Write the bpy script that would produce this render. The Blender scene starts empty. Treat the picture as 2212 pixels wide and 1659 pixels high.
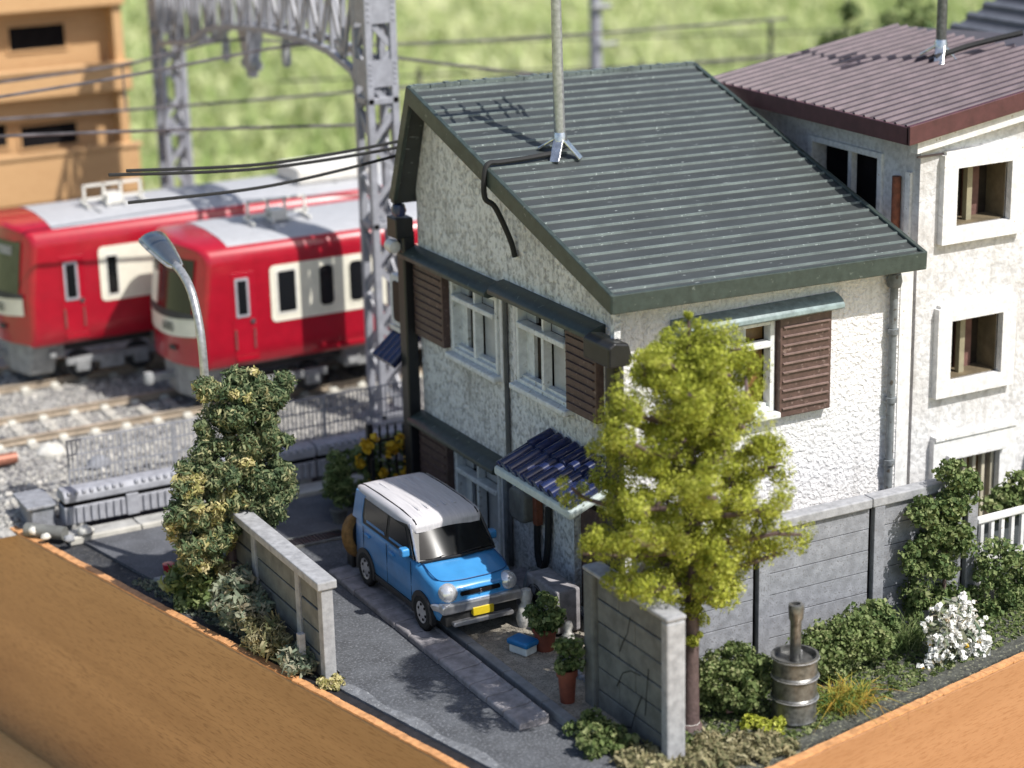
import bpy, math, random
import numpy as np
from mathutils import Vector, Matrix

random.seed(7)
rng = np.random.default_rng(7)
SC = bpy.context.scene
COL = SC.collection

# ---------------------------------------------------------------- camera
CAM = np.array([-14.718, -24.5866, 13.0])
ROT = np.array([[0.8802, -0.474, -0.0232], [0.1607, 0.2516, 0.9544], [0.4466, 0.8438, -0.2976]])
FPX = 4600.0
cam_data = bpy.data.cameras.new('camera')
cam = bpy.data.objects.new('camera', cam_data)
COL.objects.link(cam)
cam_data.sensor_width = 36.0
cam_data.lens = FPX / 2212.0 * 36.0
cam_data.clip_start = 0.5
cam_data.clip_end = 3000.0
_m = Matrix(((ROT[0][0], ROT[1][0], -ROT[2][0]), (ROT[0][1], ROT[1][1], -ROT[2][1]), (ROT[0][2], ROT[1][2], -ROT[2][2])))
cam.matrix_world = Matrix.Translation(Vector(CAM)) @ _m.to_quaternion().to_matrix().to_4x4()
cam_data.dof.use_dof = True
cam_data.dof.focus_distance = 31.2
cam_data.dof.aperture_fstop = 0.27
SC.camera = cam

# ---------------------------------------------------------------- light
SUN_EL = math.radians(52.3)
SUN_H = (0.425, -0.905)          # where the sun stands, seen from above
world = bpy.data.worlds.new('World')
SC.world = world
world.use_nodes = True
wn = world.node_tree.nodes
wl = world.node_tree.links
wn.clear()
sky = wn.new('ShaderNodeTexSky')
sky.sky_type = 'NISHITA'
sky.sun_disc = False
sky.sun_elevation = SUN_EL
sky.sun_rotation = math.atan2(SUN_H[0], SUN_H[1])
sky.air_density = 1.0
sky.dust_density = 2.0
sky.ozone_density = 1.0
bgn = wn.new('ShaderNodeBackground')
bgn.inputs['Strength'].default_value = 0.108
won = wn.new('ShaderNodeOutputWorld')
wl.new(sky.outputs[0], bgn.inputs[0])
wl.new(bgn.outputs[0], won.inputs[0])
sl = bpy.data.lights.new('sun', 'SUN')
sl.energy = 4.3
sl.angle = math.radians(0.55)
sl.color = (1.0, 0.97, 0.925)
sun = bpy.data.objects.new('sun', sl)
COL.objects.link(sun)
_sd = Vector((SUN_H[0] * math.cos(SUN_EL), SUN_H[1] * math.cos(SUN_EL), math.sin(SUN_EL))).normalized()
sun.rotation_euler = _sd.to_track_quat('Z', 'Y').to_euler()
sun.location = _sd * 60

SC.view_settings.view_transform = 'Standard'
SC.view_settings.look = 'None'
SC.view_settings.gamma = 1.0
SC.view_settings.use_curve_mapping = False
SC.view_settings.exposure = 0.43
SC.render.engine = 'CYCLES'
SC.cycles.use_denoising = True
SC.cycles.max_bounces = 6
SC.cycles.diffuse_bounces = 3
SC.cycles.glossy_bounces = 3
SC.cycles.transmission_bounces = 4

# ---------------------------------------------------------------- measuring: where a sight line meets a real plane of the model
def _ray(x, y):
    return ROT.T @ np.array([(x - 1106.0) / FPX, -(y - 829.5) / FPX, 1.0])
def on_x(x, y, X):
    d = _ray(x, y); return CAM + d * ((X - CAM[0]) / d[0])
def on_y(x, y, Y):
    d = _ray(x, y); return CAM + d * ((Y - CAM[1]) / d[1])
def on_z(x, y, Z):
    d = _ray(x, y); return CAM + d * ((Z - CAM[2]) / d[2])

# ---------------------------------------------------------------- materials
MATS = {}
def _nodes(name):
    m = bpy.data.materials.new(name); m.use_nodes = True
    nt = m.node_tree
    return m, nt, nt.nodes, nt.links, nt.nodes['Principled BSDF']

def mat(name, col, rough=0.6, metal=0.0, var=0.18, vscale=5.0, bump=0.0, bscale=30.0, bdist=0.02, spec=0.5,
        col2=None, ramp=(0.35, 0.65), speck=None, speck_scale=60.0, coat=0.0, stretch=None, rvar=0.0, place=False):
    """plain surface: two tones of one colour mixed by noise, optional wear specks and fine relief"""
    if name in MATS: return MATS[name]
    m, nt, N, L, B = _nodes(name)
    tc = N.new('ShaderNodeTexCoord')
    mp = N.new('ShaderNodeMapping')
    if place:            # pieces that share one mesh: pattern taken from where each one lies
        L.new(N.new('ShaderNodeNewGeometry').outputs['Position'], mp.inputs['Vector'])
    else: L.new(tc.outputs['Object'], mp.inputs['Vector'])
    if stretch: mp.inputs['Scale'].default_value = stretch
    nz = N.new('ShaderNodeTexNoise'); nz.inputs['Scale'].default_value = vscale
    nz.inputs['Detail'].default_value = 6; nz.inputs['Roughness'].default_value = 0.62
    L.new(mp.outputs[0], nz.inputs['Vector'])
    cr = N.new('ShaderNodeValToRGB')
    c = np.array(col[:3]); lo = c * (1 - var); hi = np.minimum(c * (1 + var), 0.95)
    if col2 is not None: lo, hi = np.array(col2[:3]), c
    cr.color_ramp.elements[0].position = ramp[0]; cr.color_ramp.elements[0].color = (*lo, 1)
    cr.color_ramp.elements[1].position = ramp[1]; cr.color_ramp.elements[1].color = (*hi, 1)
    L.new(nz.outputs['Fac'], cr.inputs[0])
    out = cr.outputs[0]
    if speck is not None:
        n2 = N.new('ShaderNodeTexNoise'); n2.inputs['Scale'].default_value = speck_scale; n2.inputs['Detail'].default_value = 3
        L.new(mp.outputs[0], n2.inputs['Vector'])
        r2 = N.new('ShaderNodeValToRGB')
        r2.color_ramp.elements[0].position = speck[1]; r2.color_ramp.elements[1].position = speck[2]
        r2.color_ramp.elements[0].color = (0, 0, 0, 1); r2.color_ramp.elements[1].color = (1, 1, 1, 1)
        L.new(n2.outputs['Fac'], r2.inputs[0])
        mx = N.new('ShaderNodeMix'); mx.data_type = 'RGBA'
        L.new(r2.outputs[0], mx.inputs[0]); L.new(out, mx.inputs[6]); mx.inputs[7].default_value = (*speck[0], 1)
        out = mx.outputs[2]
    L.new(out, B.inputs['Base Color'])
    B.inputs['Roughness'].default_value = rough
    if rvar:
        mr = N.new('ShaderNodeMapRange'); mr.inputs['To Min'].default_value = max(rough - rvar, 0.02); mr.inputs['To Max'].default_value = min(rough + rvar, 1)
        L.new(nz.outputs['Fac'], mr.inputs['Value']); L.new(mr.outputs[0], B.inputs['Roughness'])
    B.inputs['Metallic'].default_value = metal
    B.inputs['Specular IOR Level'].default_value = spec
    if coat: B.inputs['Coat Weight'].default_value = coat; B.inputs['Coat Roughness'].default_value = 0.08
    if bump:
        n3 = N.new('ShaderNodeTexNoise'); n3.inputs['Scale'].default_value = bscale; n3.inputs['Detail'].default_value = 4
        L.new(mp.outputs[0], n3.inputs['Vector'])
        bp = N.new('ShaderNodeBump'); bp.inputs['Strength'].default_value = bump; bp.inputs['Distance'].default_value = bdist
        L.new(n3.outputs['Fac'], bp.inputs['Height']); L.new(bp.outputs[0], B.inputs['Normal'])
    MATS[name] = m
    return m

def leafmat(name, cols, rough=0.7, transl=0.3, nscale=2.0):
    """foliage: every leaf its own tone, drifting with a slow noise"""
    if name in MATS: return MATS[name]
    m, nt, N, L, B = _nodes(name)
    ge = N.new('ShaderNodeNewGeometry')
    tc = N.new('ShaderNodeTexCoord')
    nz = N.new('ShaderNodeTexNoise'); nz.inputs['Scale'].default_value = nscale; nz.inputs['Detail'].default_value = 3
    L.new(tc.outputs['Object'], nz.inputs['Vector'])
    ad = N.new('ShaderNodeMath'); ad.operation = 'MULTIPLY_ADD'
    L.new(nz.outputs['Fac'], ad.inputs[0]); ad.inputs[1].default_value = 1.1
    sb = N.new('ShaderNodeMath'); sb.operation = 'MULTIPLY_ADD'
    L.new(ge.outputs['Random Per Island'], sb.inputs[0]); sb.inputs[1].default_value = 0.75; sb.inputs[2].default_value = -0.42
    L.new(sb.outputs[0], ad.inputs[2])
    cr = N.new('ShaderNodeValToRGB')
    els = cr.color_ramp.elements
    els[0].position = 0.0; els[0].color = (*cols[0], 1); els[1].position = 1.0; els[1].color = (*cols[-1], 1)
    for i, cc in enumerate(cols[1:-1]):
        e = els.new((i + 1) / (len(cols) - 1)); e.color = (*cc, 1)
    L.new(ad.outputs[0], cr.inputs[0])
    L.new(cr.outputs[0], B.inputs['Base Color'])
    B.inputs['Roughness'].default_value = rough
    B.inputs['Specular IOR Level'].default_value = 0.35
    tr = N.new('ShaderNodeBsdfTranslucent'); L.new(cr.outputs[0], tr.inputs[0])
    mx = N.new('ShaderNodeMixShader'); mx.inputs[0].default_value = transl
    L.new(B.outputs[0], mx.inputs[1]); L.new(tr.outputs[0], mx.inputs[2])
    L.new(mx.outputs[0], N['Material Output'].inputs[0])
    MATS[name] = m
    return m

def stucco(name, hi, lo, stain, bs=13.0, strength=0.8, stain_amt=0.5, dist=0.035, streak=0.5):
    """thrown plaster: coarse relief, grime washed into the hollows, slow stains"""
    if name in MATS: return MATS[name]
    m, nt, N, L, B = _nodes(name)
    tc = N.new('ShaderNodeTexCoord')
    nz = N.new('ShaderNodeTexNoise'); nz.inputs['Scale'].default_value = bs; nz.inputs['Detail'].default_value = 4.0; nz.inputs['Distortion'].default_value = 0.35
    L.new(tc.outputs['Object'], nz.inputs['Vector'])
    n2 = N.new('ShaderNodeTexNoise'); n2.inputs['Scale'].default_value = 1.1; n2.inputs['Detail'].default_value = 5
    L.new(tc.outputs['Object'], n2.inputs['Vector'])
    cr = N.new('ShaderNodeValToRGB')
    cr.color_ramp.elements[0].position = 0.33; cr.color_ramp.elements[0].color = (*lo, 1)
    cr.color_ramp.elements[1].position = 0.56; cr.color_ramp.elements[1].color = (*hi, 1)
    L.new(nz.outputs['Fac'], cr.inputs[0])
    r2 = N.new('ShaderNodeMapRange'); r2.inputs['From Min'].default_value = 0.5; r2.inputs['From Max'].default_value = 0.75
    r2.inputs['To Max'].default_value = stain_amt
    L.new(n2.outputs['Fac'], r2.inputs['Value'])
    mx = N.new('ShaderNodeMix'); mx.data_type = 'RGBA'
    L.new(r2.outputs[0], mx.inputs[0]); L.new(cr.outputs[0], mx.inputs[6]); mx.inputs[7].default_value = (*stain, 1)
    # rain streaks: narrow upright runs of grime
    ms = N.new('ShaderNodeMapping'); ms.inputs['Scale'].default_value = (5.0, 5.0, 0.45); L.new(tc.outputs['Object'], ms.inputs['Vector'])
    n4 = N.new('ShaderNodeTexNoise'); n4.inputs['Scale'].default_value = 1.0; n4.inputs['Detail'].default_value = 5; L.new(ms.outputs[0], n4.inputs['Vector'])
    r4 = N.new('ShaderNodeMapRange'); r4.inputs['From Min'].default_value = 0.56; r4.inputs['From Max'].default_value = 0.72; r4.inputs['To Max'].default_value = streak
    L.new(n4.outputs['Fac'], r4.inputs['Value'])
    m4 = N.new('ShaderNodeMix'); m4.data_type = 'RGBA'
    L.new(r4.outputs[0], m4.inputs[0]); L.new(mx.outputs[2], m4.inputs[6]); m4.inputs[7].default_value = (*[c * 0.62 for c in stain], 1)
    L.new(m4.outputs[2], B.inputs['Base Color'])
    B.inputs['Roughness'].default_value = 0.75
    bp = N.new('ShaderNodeBump'); bp.inputs['Strength'].default_value = strength; bp.inputs['Distance'].default_value = dist
    L.new(nz.outputs['Fac'], bp.inputs['Height']); L.new(bp.outputs[0], B.inputs['Normal'])
    MATS[name] = m
    return m

def woodmat(name, a, b, rough=0.4, rot=0.0, scale=1.0):
    """sawn veneer: slow bands and short dark pores drawn out along the grain"""
    if name in MATS: return MATS[name]
    m, nt, N, L, B = _nodes(name)
    tc = N.new('ShaderNodeTexCoord'); mr = N.new('ShaderNodeMapping'); mr.inputs['Rotation'].default_value = (0, 0, rot)
    L.new(tc.outputs['Object'], mr.inputs['Vector'])
    def noise(sc3, scale_, det, dist=0.0):
        mp = N.new('ShaderNodeMapping'); mp.inputs['Scale'].default_value = sc3
        L.new(mr.outputs[0], mp.inputs['Vector'])
        n = N.new('ShaderNodeTexNoise'); n.inputs['Scale'].default_value = scale_ * scale; n.inputs['Detail'].default_value = det; n.inputs['Distortion'].default_value = dist
        n.inputs['Roughness'].default_value = 0.6
        L.new(mp.outputs[0], n.inputs['Vector']); return n
    n1 = noise((0.15, 1.3, 1.3), 1.0, 4, 0.6)
    n2 = noise((1.0, 8.0, 8.0), 4.6, 3)
    cr = N.new('ShaderNodeValToRGB')
    mid = tuple((x + y) / 2 for x, y in zip(a, b))
    cr.color_ramp.elements[0].position = 0.36; cr.color_ramp.elements[0].color = (*mid, 1)
    cr.color_ramp.elements[1].position = 0.62; cr.color_ramp.elements[1].color = (*a, 1)
    L.new(n1.outputs['Fac'], cr.inputs[0])
    r2 = N.new('ShaderNodeValToRGB')
    r2.color_ramp.elements[0].position = 0.50; r2.color_ramp.elements[0].color = (0, 0, 0, 1)
    r2.color_ramp.elements[1].position = 0.66; r2.color_ramp.elements[1].color = (1, 1, 1, 1)
    L.new(n2.outputs['Fac'], r2.inputs[0])
    mx = N.new('ShaderNodeMix'); mx.data_type = 'RGBA'
    L.new(r2.outputs[0], mx.inputs[0]); L.new(cr.outputs[0], mx.inputs[6]); mx.inputs[7].default_value = (*b, 1)
    L.new(mx.outputs[2], B.inputs['Base Color'])
    B.inputs['Roughness'].default_value = rough
    bp = N.new('ShaderNodeBump'); bp.inputs['Strength'].default_value = 0.15; bp.inputs['Distance'].default_value = 0.01
    L.new(n2.outputs['Fac'], bp.inputs['Height']); L.new(bp.outputs[0], B.inputs['Normal'])
    MATS[name] = m
    return m

# ---------------------------------------------------------------- mesh helpers
BASE = {}          # object -> its world location (no thing here is rotated through its parents)
class MB:
    def __init__(s): s.v = []; s.f = []
    def add(s, vs, fs):
        o = len(s.v); s.v += [tuple(map(float, p)) for p in vs]; s.f += [tuple(i + o for i in q) for q in fs]; return s
    def box(s, x0, x1, y0, y1, z0, z1):
        x0, x1 = min(x0, x1), max(x0, x1); y0, y1 = min(y0, y1), max(y0, y1); z0, z1 = min(z0, z1), max(z0, z1)
        return s.add([(x0, y0, z0), (x1, y0, z0), (x1, y1, z0), (x0, y1, z0), (x0, y0, z1), (x1, y0, z1), (x1, y1, z1), (x0, y1, z1)],
                     [(0, 3, 2, 1), (4, 5, 6, 7), (0, 1, 5, 4), (1, 2, 6, 5), (2, 3, 7, 6), (3, 0, 4, 7)])
    def bar(s, p, q, w, h=None, up=(0, 0, 1)):
        h = h or w; p = Vector(p); q = Vector(q); d = (q - p).normalized(); u = Vector(up)
        if abs(d.dot(u)) > 0.98: u = Vector((1, 0, 0))
        a = d.cross(u).normalized() * (w / 2); b = a.cross(d).normalized() * (h / 2)
        vs = [p - a - b, p + a - b, p + a + b, p - a + b, q - a - b, q + a - b, q + a + b, q - a + b]
        return s.add(vs, [(0, 1, 2, 3), (7, 6, 5, 4), (0, 4, 5, 1), (1, 5, 6, 2), (2, 6, 7, 3), (3, 7, 4, 0)])
    def tube(s, pts, r, n=10, caps=True):
        pts = [Vector(p) for p in pts]; rr = r if hasattr(r, '__len__') else [r] * len(pts)
        o = len(s.v); ref = None
        for i, p in enumerate(pts):
            d = (pts[min(i + 1, len(pts) - 1)] - pts[max(i - 1, 0)]).normalized()
            if ref is None:
                ref = Vector((0, 0, 1)) if abs(d.z) < 0.9 else Vector((1, 0, 0))
            a = (ref - d * ref.dot(d)).normalized(); ref = a; b = d.cross(a)
            for k in range(n):
                t = 2 * math.pi * k / n; s.v.append(tuple(p + (a * math.cos(t) + b * math.sin(t)) * rr[i]))
        for i in range(len(pts) - 1):
            for k in range(n):
                s.f.append((o + i * n + k, o + i * n + (k + 1) % n, o + (i + 1) * n + (k + 1) % n, o + (i + 1) * n + k))
        if caps:
            s.f.append(tuple(o + k for k in range(n))[::-1]); e = o + (len(pts) - 1) * n; s.f.append(tuple(e + k for k in range(n)))
        return s
    def lathe(s, prof, c=(0, 0, 0), axis='z', n=20):
        o = len(s.v); m = len(prof)
        for k in range(n):
            t = 2 * math.pi * k / n; ct, st = math.cos(t), math.sin(t)
            for r, h in prof:
                p = {'z': (r * ct, r * st, h), 'x': (h, r * ct, r * st), 'y': (r * st, h, r * ct)}[axis]
                s.v.append((c[0] + p[0], c[1] + p[1], c[2] + p[2]))
        for k in range(n):
            k2 = (k + 1) % n
            for i in range(m - 1):
                s.f.append((o + k * m + i, o + k2 * m + i, o + k2 * m + i + 1, o + k * m + i + 1))
        return s
    def prism(s, poly, axis, a0, a1):
        """extrude a polygon along an axis; poly holds the two other coordinates in cyclic-free order (xy, xz or yz)"""
        n = len(poly)
        def P(p, a):
            return {'x': (a, p[0], p[1]), 'y': (p[0], a, p[1]), 'z': (p[0], p[1], a)}[axis]
        vs = [P(p, a0) for p in poly] + [P(p, a1) for p in poly]
        fs = [tuple(range(n))[::-1], tuple(range(n, 2 * n))] + [(i, (i + 1) % n, n + (i + 1) % n, n + i) for i in range(n)]
        return s.add(vs, fs)
    def quad(s, a, b, c, d): return s.add([a, b, c, d], [(0, 1, 2, 3)])
    def build(s, name, material, parent=None, smooth=False, bevel=0.0, local=False, seg=2):
        me = bpy.data.meshes.new(name)
        off = BASE.get(parent, (0, 0, 0)) if (parent is not None and not local) else (0, 0, 0)
        me.from_pydata([(a - off[0], b - off[1], c - off[2]) for a, b, c in s.v], [], s.f)
        if material is not None:
            for mm in (material if isinstance(material, (list, tuple)) else [material]): me.materials.append(mm)
        me.validate()
        import bmesh as _bm
        b = _bm.new(); b.from_mesh(me); _bm.ops.recalc_face_normals(b, faces=b.faces[:]); b.to_mesh(me); b.free()
        if smooth:
            me.polygons.foreach_set('use_smooth', [True] * len(me.polygons))
            try: me.set_sharp_from_angle(angle=math.radians(smooth if smooth is not True else 38))
            except Exception: pass
        o = bpy.data.objects.new(name, me); COL.objects.link(o)
        if parent is not None: o.parent = parent; BASE[o] = off
        else: BASE[o] = (0, 0, 0)
        if bevel:
            bv = o.modifiers.new('edge', 'BEVEL'); bv.width = bevel; bv.segments = seg; bv.limit_method = 'ANGLE'; bv.angle_limit = math.radians(35)
            bv.harden_normals = False
        return o

def tag(o, label=None, cat=None, group=None, kind=None):
    if label: o['label'] = label
    if cat: o['category'] = cat
    if group: o['group'] = group
    if kind: o['kind'] = kind
    return o
def thing(name, loc, label, cat, group=None):
    o = bpy.data.objects.new(name, None); COL.objects.link(o); o.location = loc; o.empty_display_size = 0.2
    BASE[o] = tuple(float(a) for a in loc)
    return tag(o, label, cat, group)
def structure(name, mb, material, **k):
    o = mb.build(name, material, **k); o['kind'] = 'structure'; return o
def again(o, parent, loc, rot=None, scale=None):
    """a copy of a piece that shares its mesh"""
    c = o.copy(); COL.objects.link(c); c.parent = parent
    off = BASE.get(parent, (0, 0, 0)) if parent is not None else (0, 0, 0)
    c.location = (loc[0] - off[0], loc[1] - off[1], loc[2] - off[2])
    if rot is not None: c.rotation_euler = rot
    if scale is not None: c.scale = scale
    BASE[c] = off
    return c
def piece_at(mb, name, material, parent, loc, **k):
    """a piece built round its own origin and set down at loc"""
    o = mb.build(name, material, parent, local=True, **k)
    off = BASE.get(parent, (0, 0, 0)) if parent is not None else (0, 0, 0)
    o.location = (loc[0] - off[0], loc[1] - off[1], loc[2] - off[2]); return o
def text(name, body, size, mw, material, parent, extrude=0.004):
    cu = bpy.data.curves.new(name, 'FONT'); cu.body = body; cu.size = size; cu.extrude = extrude; cu.align_x = 'CENTER'; cu.align_y = 'CENTER'
    t = bpy.data.objects.new(name + '_tmp', cu); COL.objects.link(t)
    bpy.context.view_layer.update()
    me = bpy.data.meshes.new_from_object(t.evaluated_get(bpy.context.evaluated_depsgraph_get()))
    bpy.data.objects.remove(t); bpy.data.curves.remove(cu)
    me.transform(mw); off = BASE.get(parent, (0, 0, 0)); me.transform(Matrix.Translation((-off[0], -off[1], -off[2])))
    me.materials.clear(); me.materials.append(material); me.name = name
    o = bpy.data.objects.new(name, me); COL.objects.link(o); o.parent = parent; BASE[o] = off
    return o

def mesh_arrays(name, V, Fq, material, parent, nper=4, smooth=False):
    """V (n*nper,3), consecutive groups are faces given by Fq (faces per group template)"""
    me = bpy.data.meshes.new(name)
    V = np.asarray(V, dtype=np.float32)
    off = BASE.get(parent, (0, 0, 0)) if parent is not None else (0, 0, 0)
    V = V - np.array(off, dtype=np.float32)
    ng = len(V) // nper
    tmpl = [np.array(f) for f in Fq]
    loops = np.concatenate([np.concatenate([t + g0 for t in tmpl]) for g0 in (0,)])
    allloops = (loops[None, :] + (np.arange(ng) * nper)[:, None]).reshape(-1)
    sizes = np.tile(np.array([len(t) for t in tmpl]), ng)
    starts = np.concatenate([[0], np.cumsum(sizes)[:-1]])
    me.vertices.add(len(V)); me.vertices.foreach_set('co', V.reshape(-1))
    me.loops.add(len(allloops)); me.loops.foreach_set('vertex_index', allloops.astype(np.int32))
    me.polygons.add(len(sizes)); me.polygons.foreach_set('loop_start', starts.astype(np.int32))
    me.update(calc_edges=True); me.validate()
    me.materials.append(material)
    o = bpy.data.objects.new(name, me); COL.objects.link(o)
    if parent is not None: o.parent = parent
    BASE[o] = off
    return o

def _unit(n):
    a = rng.normal(size=(n, 3)); return a / np.linalg.norm(a, axis=1, keepdims=True)

def leaves(name, material, parent, blobs, per, size, shell=0.55, aspect=1.0, curl=False, zmin=None, flat=0.0):
    """many leaf-sized faces spread through little clumps; blobs = [(centre, (rx,ry,rz)), ...]"""
    C = np.repeat(np.array([b[0] for b in blobs], float), per, axis=0)
    Rr = np.repeat(np.array([b[1] if hasattr(b[1], '__len__') else (b[1],) * 3 for b in blobs], float), per, axis=0)
    n = len(C); d = _unit(n)
    rad = 1 - (1 - shell) * rng.random(n) ** 1.6 * 1.3
    P = C + d * Rr * np.clip(rad, 0.05, 1.15)[:, None]
    nrm = d * 0.9 + _unit(n) * 0.9; nrm[:, 2] += 0.25 + flat; nrm /= np.linalg.norm(nrm, axis=1, keepdims=True)
    t = np.cross(nrm, _unit(n)); t /= np.linalg.norm(t, axis=1, keepdims=True); b = np.cross(nrm, t)
    s = size * (0.45 + 1.35 * rng.random(n) ** 1.8)[:, None]
    if zmin is not None: P[:, 2] = np.maximum(P[:, 2], zmin + 0.01)
    if curl:
        # bent ribbon, three quads along, kinked
        k1 = nrm * (rng.normal(size=n) * 0.5)[:, None]; w = b * s * 0.17 * aspect
        p0 = P - t * s * 0.8 - k1 * s; p1 = P - t * s * 0.25 + nrm * s * 0.25; p2 = P + t * s * 0.3 + nrm * s * 0.2; p3 = P + t * s * 0.75 + b * s * (rng.normal(size=n) * 0.5)[:, None] - nrm * s * 0.2
        V = np.stack([p0 - w * .6, p0 + w * .6, p1 - w, p1 + w, p2 - w, p2 + w, p3 - w * .5, p3 + w * .5], axis=1).reshape(-1, 3)
        return mesh_arrays(name, V, [(0, 1, 3, 2), (2, 3, 5, 4), (4, 5, 7, 6)], material, parent, 8)
    u = t * s * 0.5; w = b * s * 0.5 * aspect; k = nrm * s * 0.18
    V = np.stack([P - u, P + w * 0.8 + k, P + u, P - w * 0.8 + k], axis=1).reshape(-1, 3)
    return mesh_arrays(name, V, [(0, 1, 2), (0, 2, 3)], material, parent, 4)

def clumps(c, r, n, rc, jitter=0.35, shell=0.6, seed=None, zcut=None):
    """n little clump centres inside an ellipsoid"""
    out = []
    d = _unit(n); rad = shell + (1 - shell) * rng.random(n)
    for i in range(n):
        p = np.array(c) + d[i] * np.array(r) * rad[i]
        if zcut is not None and p[2] < zcut: p[2] = zcut + 0.02 + 0.1 * rng.random()
        k = rc * (1 - jitter + 2 * jitter * rng.random())
        out.append((tuple(p), (k, k, k * 0.85)))
    return out

def blades(name, material, parent, pts, h, w, lean=0.35):
    """thin tapering grass blades, two faces each"""
    P = np.array(pts, float); n = len(P)
    hh = (h * (0.5 + 0.8 * rng.random(n)))[:, None]; a = rng.random(n) * 2 * math.pi
    ux = np.stack([np.cos(a), np.sin(a), 0 * a], 1) * w; ln = rng.normal(size=(n, 3)) * lean; ln[:, 2] = 0
    mid = P + np.array([0, 0, 1.0]) * hh * 0.55 + ln * hh * 0.35
    tip = P + np.array([0, 0, 1.0]) * hh * (1 - 0.3 * np.linalg.norm(ln, axis=1, keepdims=True)) + ln * hh
    V = np.stack([P - ux, P + ux, mid + ux * .7, mid - ux * .7, tip], 1).reshape(-1, 3)
    return mesh_arrays(name, V, [(0, 1, 2, 3), (3, 2, 4)], material, parent, 5)

# axis-aligned wall faces: G = the gable (facing -X, u runs along Y), S = the front (facing -Y, u runs along X)
class Face:
    def __init__(s, kind, at): s.k = kind; s.a = at
    def box(s, mb, u0, u1, z0, z1, n0, n1):
        return mb.box(s.a - n1, s.a - n0, u0, u1, z0, z1) if s.k == 'G' else mb.box(u0, u1, s.a - n1, s.a - n0, z0, z1)
    def pt(s, u, z, n): return (s.a - n, u, z) if s.k == 'G' else (u, s.a - n, z)
def wall_cells(mb, face, u0, u1, z0, z1, holes, t):
    us = sorted({u0, u1, *[h[0] for h in holes], *[h[1] for h in holes]}); zs = sorted({z0, z1, *[h[2] for h in holes], *[h[3] for h in holes]})
    for i in range(len(us) - 1):
        run = None
        for j in range(len(zs) - 1):
            cu, cz = (us[i] + us[i + 1]) / 2, (zs[j] + zs[j + 1]) / 2
            solid = not any(h[0] < cu < h[1] and h[2] < cz < h[3] for h in holes)
            if solid: run = (run[0], zs[j + 1]) if run else (zs[j], zs[j + 1])
            if (not solid or j == len(zs) - 2) and run:
                face.box(mb, us[i], us[i + 1], run[0], run[1], -t, 0); run = None
    return mb
# ---------------------------------------------------------------- palette
m_asphalt = mat('asphalt', (0.078, 0.083, 0.092), 0.85, var=0.25, vscale=3.0, bump=0.6, bscale=34, bdist=0.03, speck=((0.155, 0.162, 0.178), 0.52, 0.68), speck_scale=24)
m_street = mat('street_asphalt', (0.085, 0.088, 0.098), 0.85, var=0.22, vscale=2.0, bump=0.4, bscale=36, bdist=0.02, speck=((0.22, 0.22, 0.23), 0.6, 0.7), speck_scale=30)
m_soil = mat('dark_soil', (0.035, 0.036, 0.040), 0.9, var=0.35, vscale=6, bump=0.8, bscale=18, bdist=0.05, speck=((0.16, 0.15, 0.13), 0.62, 0.7), speck_scale=22)
m_gravel = mat('sandy_gravel', (0.30, 0.27, 0.22), 0.9, var=0.3, vscale=8, bump=0.8, bscale=45, bdist=0.03, speck=((0.13, 0.11, 0.09), 0.56, 0.64), speck_scale=40)
m_pave = mat('pavement_concrete', (0.33, 0.325, 0.31), 0.85, var=0.2, vscale=4, bump=0.3, bscale=40, bdist=0.01)
m_paver = mat('kerb_paver', (0.265, 0.25, 0.258), 0.8, var=0.3, vscale=5, bump=0.15, bscale=26, bdist=0.012, place=True)
m_conc = mat('grey_concrete', (0.235, 0.243, 0.265), 0.85, var=0.22, vscale=7, bump=0.45, bscale=42, bdist=0.014, speck=((0.17, 0.17, 0.18), 0.55, 0.66), speck_scale=28)
m_conc_pale = mat('pale_concrete', (0.31, 0.313, 0.325), 0.8, var=0.2, vscale=8, bump=0.35, bscale=40, bdist=0.012)
m_conc_green = mat('weathered_concrete', (0.135, 0.137, 0.128), 0.85, var=0.25, vscale=4, bump=0.35, bscale=30, bdist=0.012)
m_joint = mat('dark_joint', (0.012, 0.011, 0.012), 0.95, var=0.2, spec=0.05)
m_crack = mat('crack', (0.022, 0.022, 0.02), 0.9, var=0.2)
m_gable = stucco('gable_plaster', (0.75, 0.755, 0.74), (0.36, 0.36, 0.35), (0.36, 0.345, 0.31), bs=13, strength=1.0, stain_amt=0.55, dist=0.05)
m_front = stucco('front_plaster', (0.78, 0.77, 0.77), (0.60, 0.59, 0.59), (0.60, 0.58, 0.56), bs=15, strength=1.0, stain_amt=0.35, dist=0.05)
m_wall2 = stucco('neighbour_plaster', (0.64, 0.635, 0.635), (0.46, 0.455, 0.455), (0.40, 0.37, 0.34), bs=12, strength=0.8, stain_amt=0.6, dist=0.025)
m_trimw = mat('white_trim', (0.66, 0.655, 0.645), 0.65, var=0.16, vscale=9, bump=0.3, bscale=30, bdist=0.01, speck=((0.42, 0.38, 0.32), 0.66, 0.72), speck_scale=9)
m_winw = mat('window_paint', (0.66, 0.68, 0.665), 0.5, var=0.14, vscale=8, bump=0.2, bscale=40, bdist=0.008, speck=((0.34, 0.34, 0.30), 0.63, 0.72), speck_scale=11)
m_pane_dark = mat('brown_pane', (0.028, 0.021, 0.016), 0.5, var=0.3, spec=0.2)
m_pane_grey = mat('frosted_pane', (0.42, 0.425, 0.42), 0.3, var=0.12)
m_pane_amber = mat('amber_pane', (0.16, 0.085, 0.025), 0.35, var=0.3, vscale=9)
m_shutter = mat('brown_shutter', (0.088, 0.052, 0.044), 0.5, var=0.22, vscale=10, speck=((0.20, 0.14, 0.12), 0.62, 0.72), speck_scale=14)
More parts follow.
